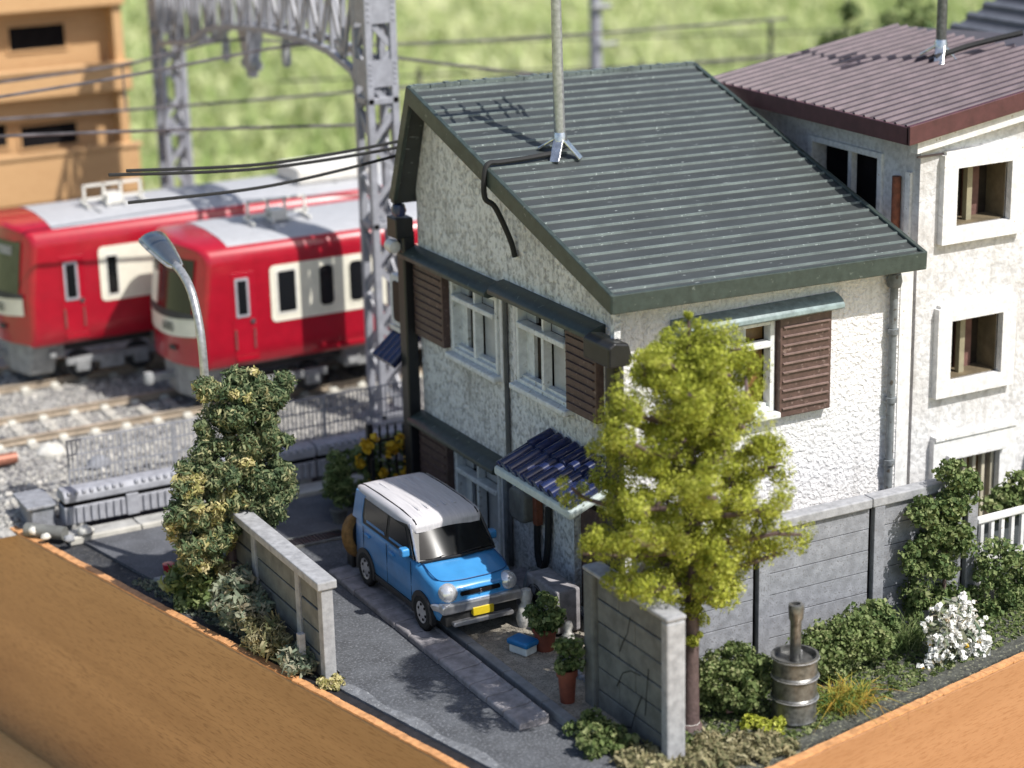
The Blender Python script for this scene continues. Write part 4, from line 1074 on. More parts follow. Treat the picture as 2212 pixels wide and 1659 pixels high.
# pipes on the gable and front
dp = MB().box(-.27, -.05, 6.42, 6.70, .0, 5.0).build('downpipe', m_black, hs, bevel=.03)
MB().box(-.40, -.08, 6.40, 6.76, 4.90, 5.24).build('hopper', m_black, dp, bevel=.02)
MB().lathe([(0, -.1), (.10, -.09), (.13, 0), (.10, .1), (0, .13)], (-.28, 6.52, 5.36), 'z', 12).build('pipe_cap', m_bluetile, dp, smooth=True)
MB().lathe([(0, -.14), (.10, -.12), (.12, 0), (.10, .12), (0, .14)], (-.36, 6.66, 4.74), 'y', 12).build('insulator', m_ivory, dp, smooth=True)
dp2 = MB().tube([(-.17, -.16, .15), (-.17, -.16, 4.5)], .13, 12).build('downpipe', m_black, hs, smooth=40)
hp = [(-.05, 0), (.30, 0), (.34, .10), (.28, .32), (.05, .36), (-.05, .30)]
MB().prism([(-.30 + (.3 - a_) * 0 + a_ * 1.0 - .12, 4.46 + b_) for a_, b_ in hp], 'y', -.52, .20).build('hopper', m_black, dp2, bevel=.03)
MB().bar((-.20, -.25, 4.80), (-.16, -.2, 5.22), .10).build('spout', m_gable, dp2)
MB().tube([(-.045, 3.30, .15), (-.045, 3.31, 4.55)], .042, 8).build('conduit', mat('dark_conduit', (0.07, 0.075, 0.08), .5, var=.3), hs, smooth=40)
MB().tube([(-.05, 3.40, .15), (-.05, 3.41, 1.6)], .055, 8).build('conduit', m_pipe, hs, smooth=40)
fp = MB().tube([(4.74, -.10, .3), (4.74, -.10, 4.85)], .062, 12).build('downpipe', m_pipe, hs, smooth=40)
MB().lathe([(0, -.1), (.10, -.09), (.12, 0), (.10, .11), (0, .13)], (4.74, -.10, 4.88), 'z', 14).build('hopper', m_pipe, fp, smooth=True)
for z in (4.1, 3.02, 2.02, 1.0): MB().lathe([(.062, -.045), (.085, -.04), (.085, .04), (.062, .045)], (4.74, -.10, z), 'z', 12).build('pipe_clip', m_pipe, fp, smooth=40)
# blue tiled porch canopy: rows of half-round tiles on a pale board
pc = thing('porch_canopy', (-.45, 1.1, 2.4), 'blue glazed tile porch canopy on the shaded house wall', 'canopy')
CY0, CY1 = -.18, 2.15
def ctop(n): return 2.74 - n * .40
MB().prism([(-.92, ctop(.92) - .16), (-.92, ctop(.92) - .03), (.0, ctop(0) - .05), (.0, ctop(0) - .16)], 'y', CY0, CY1).build('board', mat('canopy_board', (0.46, 0.52, 0.50), .5, var=.15), pc, bevel=.04)
tile = None; sp = .245
for r_ in range(2):
    for k in range(9):
        yy = CY1 - .10 - sp * (k + .5); n0, n1 = (.02, .40) if r_ == 0 else (.36, .88)
        pts = [(-n0, yy, ctop(n0) + (.035 if r_ == 0 else .0)), (-n1, yy, ctop(n1) + (.035 if r_ == 0 else .0) + .02)]
        mb = MB().tube(pts, .092, 10); mb.build('tile', m_bluetile, pc, smooth=50)
        MB().tube([(-n0, yy + sp / 2, ctop(n0) - .02), (-n1, yy + sp / 2, ctop(n1) - .02)], .075, 8).build('pan_tile', m_bluetile, pc, smooth=50)
for s in (CY0 + .25, CY1 - .3): MB().bar((-.02, s, 2.0), (-.55, s, 2.34), .07).build('bracket', m_black, pc)
door = MB().box(.12, .18, .35, 1.35, .14, 1.95).build('door', m_shutter, hs); MB().lathe([(0, -.03), (.03, -.02), (.03, .02), (0, .03)], (.10, .5, 1.0), 'x', 10).build('handle', m_silver, door)
# gas meter and looped hose
gm = thing('gas_meter', (-.14, 2.62, 1.3), 'grey rounded meter box on the wall beside the porch canopy', 'meter')
MB().prism(rrect(2.36, 2.88, 1.18, 1.70, .14), 'x', -.30, -.04).build('case', m_conc_green, gm, bevel=.04)
MB().box(-.16, -.05, 2.22, 2.34, 1.2, 1.7).build('bracket', m_rust, gm)
MB().tube([(-.12, 2.72, 1.55), (-.20, 2.72, 1.72)], .04, 8).build('pipe', m_ivory, gm)
hz = curve_pts([(-.06, 2.36, 1.40), (-.08, 2.36, 1.0), (-.09, 2.33, .66), (-.10, 2.20, .50), (-.10, 2.06, .66), (-.08, 2.02, 1.0), (-.06, 2.02, 1.55)], 30)
tag(MB().tube(hz, .055, 8).build('hose', m_rubber, None, smooth=True), 'black hose hanging in a loop below the meter', 'hose')
# antenna on the green roof
def antenna(base, h_, tilt, label, boom_x, boom_y, az, m, reach=2.0):
    t = thing('roof_antenna', base, label, 'antenna', 'roof antennas'); bx_, by_, bz_ = base
    MB().tube([(bx_, by_, bz_ + .10), (bx_ + tilt * h_ * .5, by_, bz_ + h_ * .5), (bx_ + tilt * h_, by_, bz_ + h_)], [.088, .082, .075], 12).build('mast', m, t, smooth=True)
    for k in range(4):
        an = math.pi / 4 + k * math.pi / 2; dx, dy = math.cos(an), math.sin(an)
        MB().bar((bx_ + dx * .03, by_ + dy * .03, bz_ + .26), (bx_ + dx * .33, by_ + dy * .33, bz_ + .0 + dy * .33 * .318), .16, .04, up=(dx, dy, .2)).build('foot', m_solder, t, bevel=.012)
    MB().lathe([(.06, .16), (.12, .18), (.11, .26), (.09, .33)], (bx_, by_, bz_), 'z', 12).build('collar', m_solder, t, smooth=True)
    ca, sa = math.cos(az), math.sin(az); zt_ = bz_ + h_ - .06; x_ = bx_ + tilt * h_
    bm_ = MB().bar((x_ + boom_x * ca, by_ + boom_x * sa, zt_), (x_ + boom_y * ca, by_ + boom_y * sa, zt_), .05).build('boom', m_pipe, t)
    for s in np.linspace(boom_x + .05, boom_y - .25, 6):
        MB().bar((x_ + s * ca - .34 * sa * -1, by_ + s * sa - .34 * ca, zt_ + .03), (x_ + s * ca - .34 * sa, by_ + s * sa + .34 * ca, zt_ + .03), .045).build('element', m_pipe, bm_)
    for s in (-.12, .12):
        MB().bar((x_ + boom_y * ca, by_ + boom_y * sa - .30, zt_ + s), (x_ + boom_y * ca, by_ + boom_y * sa + .30, zt_ + s * 2.2), .05).build('reflector', m_pipe, bm_)
    return t
_by, _bz = 3.36, zroof(3.36)
antenna((1.0, _by, _bz), 2.72, -.012, 'silver antenna mast on the green ribbed roof', -1.05, .85, 0.0, m_steel)
cbl = curve_pts([(.86, 3.28, zroof(3.28) + .06), (.35, 3.24, zroof(3.24) + .055), (-.12, 3.20, zroof(3.2) + .07), (-.34, 3.16, zroof(3.16) + .09), (-.42, 3.14, zroof(3.14) - .06), (-.43, 3.13, zroof(3.13) - .40), (-.30, 3.05, 6.05), (-.10, 2.98, 5.55), (-.05, 2.93, 5.28)], 50)
tag(MB().tube(cbl, .042, 8).build('antenna_cable', m_rubber, None, smooth=True), 'black cable running over the verge and down the gable', 'cable')
# service wires ending free in the air
for (x0, y0, x1, y1, lb, zz) in ((862, 305, 273, 369, 'upper of the three black wires stretching left from house', 6.42), (862, 318, 235, 378, 'middle of the three black wires, reaching farthest left', 6.32), (862, 335, 277, 438, 'lowest of the three black wires stretching left from house', 6.2)):
    a = np.array(on_y(x0, y0, 6.75)); b = np.array(on_y(x1, y1, 6.75)); mid = (a + b) / 2 - np.array([0, 0, .13])
    wire(curve_pts([tuple(a + np.array([.9, 0, .16])), tuple(a), tuple(mid), tuple(b)], 30), .027, 'service_wire', lb, 'wire', m_rubber, 'black service wires')
# tiled side canopy and small window box behind, seen past the back corner
sc_ = thing('rear_canopy', (-.2, 6.9, 2.9), 'small blue tiled canopy behind the rear downpipe', 'canopy')
MB().box(-.1, .5, 6.72, 7.45, 3.10, 3.18).build('board', m_ivory, sc_)
for k in range(4): MB().tube([(.1, 6.80 + .19 * k, 3.10), (-.42, 6.80 + .19 * k, 2.66)], .10, 10).build('tile', m_bluetile, sc_, smooth=50)
MB().prism(rrect(6.72, 7.4, 3.2, 4.1, .1), 'x', -.1, .3).build('frame', m_trimw, sc_, bevel=.02)
MB().prism(rrect(6.85, 7.25, 3.3, 4.0, .08), 'x', -.12, .3).build('pane', m_pane_dark, sc_)
# ---------------------------------------------------------------- brown-roofed neighbour
h2 = thing('brown_roof_house', (8, 3, 0), 'white three storey house with brown ribbed roof at right', 'house')
Y2, X2 = .45, 5.60
S2 = Face('S', Y2); G2 = Face('G', X2)
def p2(x, y): q_ = on_y(x, y, Y2); return q_[0], q_[2]
wins = []
for (xa, ya, xb, yb2, oxa, oya, oxb, oyb) in ((2055, 362, 2176, 488, 2028, 338, 2202, 514), (2042, 692, 2156, 814, 2008, 660, 2188, 848)):
    a = p2(xa, yb2); b = p2(xb, ya); c = p2(oxa, oyb); d_ = p2(oxb, oya)
    zi0 = (p2(xa, 490 if ya < 500 else 822)[1]); zi1 = p2(xa, ya)[1]
    wins.append(((a[0], b[0], zi0, zi1), (a[0] - .27, b[0] + .27, zi0 - .24, zi1 + .22)))
lx0, lz1 = p2(2038, 985); lx1 = p2(2150, 960)[0]
low_o = (lx0, lx1, .15, lz1)
mb = wall_cells(MB(), S2, X2, 12.3, 0, 6.55, [w[0] for w in wins] + [low_o], .25); mb.build('wall', m_wall2, h2)
lw = (1.45, 3.15, 5.2, 6.38)
mb = wall_cells(MB(), G2, Y2 + .25, 5.4, 0, 6.92, [lw], .25); mb.build('wall', m_wall2, h2)
MB().prism([(X2, 6.551), (12.3, 6.551), (12.3, 6.95), (9.1, 7.45), (X2, 6.95)], 'y', Y2 + .002, Y2 + .25).build('wall', m_wall2, h2)
MB().box(11, 12.3, Y2 + .3, 5.4, 0, 6.5).build('wall', m_wall2, h2); MB().box(X2 + .26, 12.3, 5.15, 5.4, 0, 6.6).build('wall', m_wall2, h2)
for i, (o, f) in enumerate(wins):
    fr = MB()
    for (a, b, c, d_) in ((f[0], o[0], f[2], f[3]), (o[1], f[1], f[2], f[3]), (o[0], o[1], o[3], f[3]), (o[0], o[1], f[2], o[2])): S2.box(fr, a, b, c, d_, -.02, .12)
    w = fr.build('window', m_trimw, h2)
    S2.box(MB(), f[0] + .05, f[1] - .02, f[3], f[3] + .05, -.01, .10).build('ledge', m_trimw, w)
    dk = mat('brown_reveal', (0.135, 0.105, 0.062), .7, var=.25)
    rv = MB(); S2.box(rv, o[0], o[1], o[2], o[2] + .02, -.45, -.03); S2.box(rv, o[0], o[0] + .02, o[2], o[3], -.45, -.03); S2.box(rv, o[1] - .02, o[1], o[2], o[3], -.45, -.03); S2.box(rv, o[0], o[1], o[3] - .02, o[3], -.45, -.03)
    rv.build('reveal', dk, w)
    um = o[0] + (o[1] - o[0]) * .44
    S2.box(MB(), um - .05, um + .05, o[2] + .02, o[3] - .02, -.26, -.16).build('mullion', mat('olive_mullion', (0.27, 0.24, 0.16), .6, var=.15), w)
    S2.box(MB(), o[0], o[1], o[2], o[3], -.50, -.46).build('pane', m_pane_dark, w)
    S2.box(MB(), um + .08, um + .38, o[2] + .02, o[3] - .02, -.452, -.40).build('curtain', mat('dull_red_panel', (0.17, 0.085, 0.07), .7, var=.3), w)
# barred ground-floor opening with outer frame
fr = MB(); f = (lx0 - .30, lx1 + .32, .1, lz1 + .32)
for (a, b, c, d_) in ((f[0], lx0, f[2], f[3]), (lx1, f[1], f[2], f[3]), (lx0, lx1, lz1, f[3])): S2.box(fr, a, b, c, d_, -.02, .12)
w = fr.build('barred_window', m_trimw, h2)
S2.box(MB(), f[0] + .25, f[1] - .25, lz1 - .02, lz1 + .06, .0, .20).build('ledge', m_trimw, w, bevel=.015)
S2.box(MB(), f[0] + .02, f[1], f[3], f[3] + .06, -.01, .15).build('lintel', m_trimw, w)
for k in range(6):
    u = lx0 + .04 + (lx1 - lx0 - .12) * k / 5; S2.box(MB(), u, u + .07, .15, lz1 - .02, -.10, .0).build('bar', mat('cream_bar', (0.46, 0.42, 0.32), .6, var=.15), w, bevel=.012)
S2.box(MB(), lx0, lx1, .15, lz1, -.34, -.30).build('pane', m_pane_amber, w)
MB().prism(rrect(lx1 + .62, lx1 + 1.5, .1, 1.62, .3), 'y', Y2 - .14, Y2 - .002).build('arch_shadow_panel', m_trimw, h2, bevel=.03)  # added rounded panel standing in for an arch-shaped shadow on the wall
# side window and rusty pipe in the shaded gap
sw = MB()
for (a, b, c, d_) in ((lw[0] - .12, lw[0], lw[2] - .1, lw[3] + .1), (lw[1], lw[1] + .12, lw[2] - .1, lw[3] + .1), (lw[0], lw[1], lw[3], lw[3] + .1), (lw[0], lw[1], lw[2] - .1, lw[2])): G2.box(sw, a, b, c, d_, -.02, .05)
w = sw.build('window', m_trimw, h2, bevel=.02)
G2.box(MB(), 2.22, 2.31, lw[2], lw[3], -.16, -.05).build('mullion', m_trimw, w); G2.box(MB(), lw[0], lw[1], lw[2], lw[3], -.30, -.26).build('pane', m_joint, w)
MB().tube([(X2 - .07, .92, .2), (X2 - .07, .92, 6.2)], .07, 10).build('downpipe', m_rust, h2, smooth=40)
MB().box(X2 - .05, X2 - .002, .62, .74, .2, 6.3).build('plaster_strip', m_trimw, h2)
MB().box(X2 - .08, 12.3, Y2 - .03, Y2 - .002, 6.56, 6.585).build('cornice', mat('plum_line', (0.17, 0.13, 0.13), .7), h2)
MB().tube([(X2 - .2, Y2 - .02, .1), (X2 - .2, Y2 - .02, 5.2)], .045, 8).build('drain', mat('plum_pipe', (0.17, 0.12, 0.125), .6, var=.2), h2, smooth=40)
# roof rising to the right, ribs across
ex, ez, rx, rz = 5.22, 7.08, 9.20, 7.66
RY0, RY1 = .22, 5.72
sl2 = (rz - ez) / (rx - ex); an2 = math.atan2(rz - ez, rx - ex); L2 = math.hypot(rx - ex, rz - ez)
r2 = MB().prism([(ex, ez), (rx, rz), (12.5, 7.2), (12.5, 7.08), (rx, rz - .12), (ex, ez - .12)], 'y', RY0 + .02, RY1).build('roof', m_roof2, h2)
rb2 = None; n2_ = 22
for k in range(n2_):
    y = RY0 + .10 + (RY1 - RY0 - .16) * k / (n2_ - 1); c_ = ((ex + rx) / 2, y, (ez + rz) / 2)
    if rb2 is None:
        rb2 = piece_at(MB().prism([(-.042, -.004), (-.018, .045), (.018, .045), (.042, -.004)], 'x', -L2 / 2 - .02, L2 / 2 + .02), 'rib', m_rib2, r2, c_); rb2.rotation_euler = (0, -an2, 0)
    else: again(rb2, r2, c_, (0, -an2, 0))
MB().box(ex - .05, ex + .02, RY0, RY1, ez - .26, ez + .012).build('eave_fascia', m_fascia2, r2, bevel=.012)
MB().add([(ex - .05, RY0 - .03, ez - .26), (rx, RY0 - .03, rz - .26), (rx, RY0 - .03, rz + .03), (ex - .05, RY0 - .03, ez + .03), (ex - .05, RY0 + .05, ez - .26), (rx, RY0 + .05, rz - .26), (rx, RY0 + .05, rz + .03), (ex - .05, RY0 + .05, ez + .03)],
         [(0, 3, 2, 1), (4, 5, 6, 7), (0, 1, 5, 4), (1, 2, 6, 5), (2, 3, 7, 6), (3, 0, 4, 7)]).build('verge_board', m_fascia2, r2, bevel=.012)
MB().prism([(X2 - .20, 6.66), (9.0, 7.16), (9.0, 7.50), (X2 - .20, 7.0)], 'y', RY0 + .06, Y2 - .004).build('soffit', m_trimw, h2)
q_ = on_z(2030, 150, 7.45)
bx2 = 8.05; by2 = 3.05; bz2 = ez + (bx2 - ex) * sl2
antenna((bx2, by2, bz2), 2.6, 0.0, 'silver antenna mast on the brown ribbed roof', -.9, .9, math.pi / 2, m_steeldk)
tag(MB().tube(curve_pts([(bx2 - .2, by2 - .1, bz2 + .06), (bx2 + .4, by2 - .25, bz2 + .22), (bx2 + 1.2, by2 - .6, bz2 + .40)], 14), .05, 8).build('antenna_cable', m_rubber, None, smooth=True), 'black cable lying across the brown roof ribs', 'cable')

# third roof at the upper right corner
h3 = thing('slate_roof_house', (15, 5.5, 0), 'house with dark slate ribbed roof at the upper right corner', 'house')
ex3, ez3, rx3, rz3 = 12.75, 6.70, 17.4, 8.75
Y30, Y31 = 2.0, 9.0
r3 = MB().prism([(ex3, ez3), (rx3, rz3), (rx3, rz3 - .18), (ex3, ez3 - .18)], 'y', Y30, Y31).build('roof', m_roof3, h3)
rb3 = None; an3 = math.atan2(rz3 - ez3, rx3 - ex3)
for k in range(12):
    f_ = .02 + .96 * k / 11; c_ = (ex3 + (rx3 - ex3) * f_, (Y30 + Y31) / 2, ez3 + (rz3 - ez3) * f_)
    if rb3 is None: rb3 = piece_at(MB().prism([(-.11, -.01), (-.06, .09), (.06, .09), (.11, -.01)], 'y', -(Y31 - Y30) / 2, (Y31 - Y30) / 2), 'rib', mat('slate_rib', (0.11, 0.115, 0.13), .45, var=.15), r3, c_); rb3.rotation_euler = (0, -an3, 0)
    else: again(rb3, r3, c_, (0, -an3, 0))
MB().box(ex3 + .3, rx3, Y30 + .3, Y31 - .3, 0, ez3 - .2).build('wall', mat('pale_blue_wall', (0.42, 0.48, 0.52), .7, var=.1), h3)
MB().prism([(ex3 + .3, ez3 - .19), (rx3, ez3 - .19), (rx3, rz3 - .2)], 'y', Y31 - .5, Y31 - .3).build('wall', mat('pale_blue_wall', (0, 0, 0)), h3)

# ---------------------------------------------------------------- concrete garden wall in front of the houses
cw = thing('garden_wall', (2.4, -1.5, 0), 'long grey concrete slab wall with coping behind the shrubs', 'wall')
YW = -1.42; HW = 2.0; px_ = [-.62, 1.36, 3.38, 5.12]
for i in range(3):
    a, b = px_[i] + .20, px_[i + 1] - .06
    for k in range(6):
        h_ = HW / 6; MB().box(a, b, YW - .05 - .003 * (k % 2), YW + .06, .004 + k * h_, k * h_ + h_ - .007).build('slab', m_conc, cw, bevel=.005)
    MB().box(a, b, YW - .03, YW + .04, 0, HW - .01).build('joint_fill', m_joint, cw)
    MB().box(px_[i] - .04, px_[i + 1] - .05, YW - .12, YW + .12, HW + .002, HW + .15).build('coping', m_conc_pale, cw, bevel=.02)
for x_ in px_: MB().box(x_, x_ + .19, YW - .11, YW + .10, 0, HW + .001).build('post', m_conc, cw, bevel=.012)
for x_ in px_[1:]: MB().box(x_ - .055, x_ - .005, YW - .02, YW + .05, 0, HW - .005).build('gap_fill', m_joint, cw)
# white railing right of it
rl = thing('white_railing', (6.3, -1.1, .3), 'white metal railing at the right edge behind shrubs', 'railing')
a = on_y(2108, 1140, -1.1); b = on_y(2260, 1075, -1.1); zt_ = (a[2] + b[2]) / 2
MB().bar((a[0], -1.1, zt_), (b[0], -1.1, zt_ + .02), .12, .09).build('top_rail', m_trimw, rl, bevel=.02)
MB().bar((a[0], -1.1, .55), (b[0], -1.1, .55), .08, .07).build('bottom_rail', m_trimw, rl)
for k in range(9): MB().box(a[0] + .08 + .2 * k, a[0] + .14 + .2 * k, -1.13, -1.07, .1, zt_ - .03).build('baluster', m_trimw, rl)
MB().box(a[0], b[0] + 1, -.95, -.85, 0, 1.0).build('planter_board', mat('slate_board', (0.06, 0.07, 0.075), .7, var=.2), rl)

# thick panel beside the driveway, seen end-on
pn = thing('boundary_panel', (-1.25, -2.5, 0), 'thick cracked concrete panel standing between driveway and tree', 'wall')
PX0, PX1, PY0, PY1, PH = -1.43, -1.14, -3.52, -1.38, 2.02
MB().box(PX0, PX1, PY0, PY0 + .16, -.05, PH + .001).build('post', m_conc_pale, pn, bevel=.035)
MB().box(PX0, PX1, PY1 - .26, PY1, -.05, PH + .001).build('post', m_conc_green, pn, bevel=.035)
MB().box(PX0 - .008, PX1 + .008, PY0 - .006, PY1 + .006, PH, PH + .07).build('coping', m_conc_pale, pn, bevel=.03, seg=3)
for k in range(6):
    h_ = PH / 6
    for (ya_, yb3) in ((PY0 + .16, -2.62), (-2.61, PY1 - .26)):
        if k % 2: ya_, yb3 = ((PY0 + .16, -2.2) if ya_ < -2.7 else (-2.19, PY1 - .26))
        MB().box(PX0 + .075 + .004 * (k % 2), PX1 - .07, ya_, yb3, k * h_ + .006, k * h_ + h_ - .012).build('block', m_conc_green, pn, bevel=.014)
MB().box(PX0 + .12, PX1 - .1, PY0 + .16, PY1 - .26, 0, PH).build('joint_fill', m_joint, pn)
for pts in ([(-2.5, 1.72), (-2.42, 1.45), (-2.30, 1.28), (-2.22, 1.12)], [(-2.75, .98), (-2.5, .95), (-2.30, .84), (-2.14, .58)], [(-2.78, .70), (-2.62, .40), (-2.5, .10)], [(-2.5, .12), (-2.2, .02), (-2.05, -.02)], [(-2.95, 1.15), (-2.9, .8), (-2.86, .45)]):
    ck = MB()
    for (y_, z_), (yy_, zz_) in zip(pts[:-1], pts[1:]): ck.bar((PX0 + .074, y_, z_), (PX0 + .074, yy_, zz_), .006, .016, up=(0, .3, .7))
    ck.build('crack', m_crack, pn)

# ---------------------------------------------------------------- things along the house wall
ac = thing('air_conditioner', (-.45, 1.25, .07), 'grey air conditioner unit on the ground beside the house wall', 'air conditioner')
MB().box(-.72, -.32, .62, 1.56, .12, .80).build('case', m_paver, ac, bevel=.03)
MB().lathe([(.24, -.02), (.24, .01), (.20, .02), (.20, -.02)], (-.72, 1.26, .46), 'x', 18).build('fan_ring', m_black, ac)
for k in range(4): MB().bar((-.735, 1.26, .46), (-.735, 1.26 + .2 * math.cos(k * math.pi / 2 + .4), .46 + .2 * math.sin(k * math.pi / 2 + .4)), .03, .05).build('fan_blade', m_black, ac)
for y_ in (.75, 1.43): MB().box(-.70, -.34, y_ - .06, y_ + .06, .06, .12).build('foot', m_black, ac)
tag(MB().tube(curve_pts([(-.34, 1.62, .65), (-.45, 1.72, .72), (-.62, 1.68, .70), (-.72, 1.62, .45), (-.70, 1.63, .14)], 20), .035, 8).build('refrigerant_hose', m_pipe, None, smooth=True), 'grey hose bending beside the air conditioner', 'hose')
st2 = MB().box(-.62, -.06, 1.75, 2.85, .0, .30).build('stone_step', m_paver, None, bevel=.03); tag(st2, 'purple grey stone block at the foot of the house wall', 'step')
def pot(c, r, h_, label, fol, fr, fh, m=m_terra, n=40, leaf=.07, per=40):
    t = thing('potted_plant', c, label, 'plant pot', 'potted plants by the house')
    MB().lathe([(0, 0), (r * .72, 0), (r * .92, h_ * .8), (r * 1.08, h_ * .8), (r * 1.08, h_), (r * .92, h_), (r * .85, h_ * .85), (0, h_ * .85)], c, 'z', 18).build('pot', m, t, smooth=35)
    leaves('plant', fol, t, clumps((c[0], c[1], c[2] + h_ + fh * .75), (fr, fr, fh), n, .10), per, leaf)
    return t
q_ = on_z(1178, 1402, .07); pot((q_[0], q_[1], .07), .18, .36, 'round red pot with dark green leafy plant near car bumper', l_ivy, .27, .27, n=40, leaf=.07)
q_ = on_z(1226, 1515, .07); pot((q_[0], q_[1], .07), .14, .50, 'tall terracotta pot with light green plant beside the concrete panel', l_bush, .22, .28, n=36, leaf=.055)
q_ = on_z(1130, 1408, .07)
bb = thing('storage_box', (q_[0], q_[1], .07), 'small white box with blue lid on the gravel', 'box')
def rbox(c, sx, sy, z0, z1, a_, name, m, par, bev=.02):
    o = piece_at(MB().box(-sx, sx, -sy, sy, z0, z1), name, m, par, c, bevel=bev); o.rotation_euler = (0, 0, a_); return o
rbox((q_[0], q_[1], .07), .12, .17, .0, .12, .35, 'tub', m_plasticwhite, bb); rbox((q_[0], q_[1], .07), .145, .20, .125, .215, .35, 'lid', m_plasticblue, bb, .03)
def figure(c, s, label):
    o = MB().lathe([(0, 0), (.11 * s, 0), (.13 * s, .10 * s), (.10 * s, .24 * s), (.06 * s, .30 * s), (.085 * s, .38 * s), (.06 * s, .46 * s), (0, .48 * s)], c, 'z', 12).build('garden_ornament', m_stone, None, smooth=50)
    return tag(o, label, 'ornament', 'pale garden ornaments')
q_ = on_z(1138, 1350, .07); figure((q_[0], q_[1], .07), 1.25, 'pale rounded stone ornament beside the air conditioner')
q_ = on_z(1228, 1400, .07); figure((q_[0], q_[1], .07), .9, 'small pale ornament behind the tall terracotta pot')
ed = thing('pebble_edging', (-1.1, -.6, .07), 'line of small dark pebbles along the gravel court', 'edging')
pe = piece_at(MB().lathe([(0, -.03), (.055, -.01), (.05, .03), (0, .05)], (0, 0, 0), 'z', 8), 'pebble', m_conc, ed, (-1.02, -.1, .085), smooth=True)
for k in range(1, 12): again(pe, ed, (-1.02 - .012 * k + .02 * math.sin(k * 2), -.1 - .11 * k, .085))
# tyre-like roll behind the car
ty = thing('old_tyre', (-2.12, 4.78, .1), 'ochre and black tyre leaning behind the blue car', 'tyre')
prof = [(.20, -.09), (.30, -.09), (.35, -.05), (.35, .05), (.30, .09), (.20, .09), (.18, 0), (.20, -.09)]
to = piece_at(MB().lathe(prof, (0, 0, 0), 'y', 24), 'tread', m_brown, ty, (-2.10, 4.62, .66), smooth=45); to.rotation_euler = (-.25, 0, .5)
to2 = piece_at(MB().lathe([(.10, -.095), (.24, -.10), (.25, .10), (.10, .095), (.10, -.095)], (0, 0, 0), 'y', 20), 'sidewall', m_rubber, ty, (-2.10, 4.62, .66), smooth=45); to2.rotation_euler = (-.25, 0, .5)
MB().box(-2.22, -1.98, 4.62, 4.86, .1, .36).build('block', m_black, ty, bevel=.03)

# black iron fence and yellow flowers at the back corner
bf = thing('iron_fence', (-.2, 7.25, 0), 'short black iron picket fence at the house back corner', 'fence')
for k in range(7):
    x_ = -.62 + .15 * k; zt_ = 1.50 - .01 * k
    MB().tube([(x_, 7.25, 0), (x_, 7.25, zt_ - .12), (x_, 7.25, zt_ - .10), (x_, 7.25, zt_)], [.022, .022, .036, .004], 8).build('picket', m_black, bf)
MB().box(-.70, .45, 7.24, 7.265, 1.16, 1.21).build('rail', m_black, bf); MB().box(-.70, .45, 7.24, 7.265, .28, .33).build('rail', m_black, bf)
MB().box(-.72, -.62, 7.20, 7.30, 0, 1.52).build('post', m_black, bf, bevel=.01); MB().box(-.80, -.74, 6.9, 6.96, 0, 1.0).build('post', m_black, bf)
yf = thing('flowering_bush', (-.6, 7.6, 0), 'green bush with yellow flowers behind the black picket fence', 'bush')
leaves('foliage', l_ivy, yf, clumps((-.75, 7.55, .55), (.62, .40, .60), 60, .14, zcut=.05) + clumps((.05, 7.6, .55), (.6, .35, .6), 50, .14, zcut=.05), 34, .085)
for _ in range(22): leaves('flower', l_gold, yf, [((-1.05 + 1.35 * rng.random(), 7.08 + .16 * rng.random(), .50 + .80 * rng.random()), .07)], 16, .10)
gb_ = thing('potted_shrub', (-1.45, 6.9, 0), 'dark green twiggy shrub in a stone pot behind the car', 'plant pot')
MB().lathe([(0, 0), (.11, 0), (.15, .22), (.16, .23), (.14, .24), (0, .22)], (-1.45, 6.9, 0), 'z', 14).build('pot', m_conc_green, gb_, smooth=35)
leaves('plant', l_ivy, gb_, clumps((-1.45, 6.9, .75), (.22, .22, .50), 30, .09), 40, .065, curl=True)
cf = on_z(760, 1105, 0)
tag(MB().box(-1.22, -.80, 6.62, 6.78, 0, .42).build('stone_block', m_stone, None, bevel=.05), 'pale tilted stone block beside the yellow flowers', 'stone')
tag(MB().lathe([(0, 0), (.10, 0), (.14, .22), (.12, .22), (0, .2)], (-1.02, 6.3, 0), 'z', 12).build('red_pot', m_terra, None, smooth=35), 'small red pot just behind the car roof', 'pot')

# ---------------------------------------------------------------- the blue car (front towards -Y)
car = thing('blue_car', (-1.62, 2.85, .12), 'small boxy blue car with white roof parked beside the house', 'car')
CX, CYF, CZ = -1.62, 1.32, .12
LN, HWd = 3.10, .685
def cp_(x, s, z): return (CX + x, CYF + s, CZ + z)
# lower body: stations along the length with a side outline (half width, height) for each
def station(s):
    """returns list of (x,z) of the right half outline from sill to centre top"""
    k = np.interp
    hwf = k(s, [0, .06, .18, .45, 2.7, 2.95, 3.05, 3.10], [.52, .60, .655, HWd, HWd, .665, .62, .55])
    top = k(s, [0, .05, .14, .35, .72, .90, 2.9, 3.02, 3.10], [.74, .80, .845, .905, .975, 1.00, 1.03, 1.02, .98])
    sill = k(s, [0, .2, .5, 2.6, 2.9, 3.1], [.30, .24, .22, .22, .26, .32])
    sh = top - k(s, [0, .3, .8, 3.1], [.09, .10, .06, .05])
    return [(hwf * .93, sill), (hwf, sill + .10), (hwf * 1.005, (sill + sh) / 2), (hwf * .985, sh - .05), (hwf * .955, sh), (hwf * .86, top - .015), (hwf * .45, top + .005), (0, top + .012)]
ss = [0, .03, .08, .16, .3, .5, .72, .9, 1.3, 1.8, 2.3, 2.7, 2.9, 3.0, 3.06, 3.10]
mb = MB(); npt = 15
for s in ss:
    o_ = station(s); full = o_ + [(-x, z) for x, z in o_[-2::-1]]
    for x, z in full: mb.v.append(cp_(x, s, z))
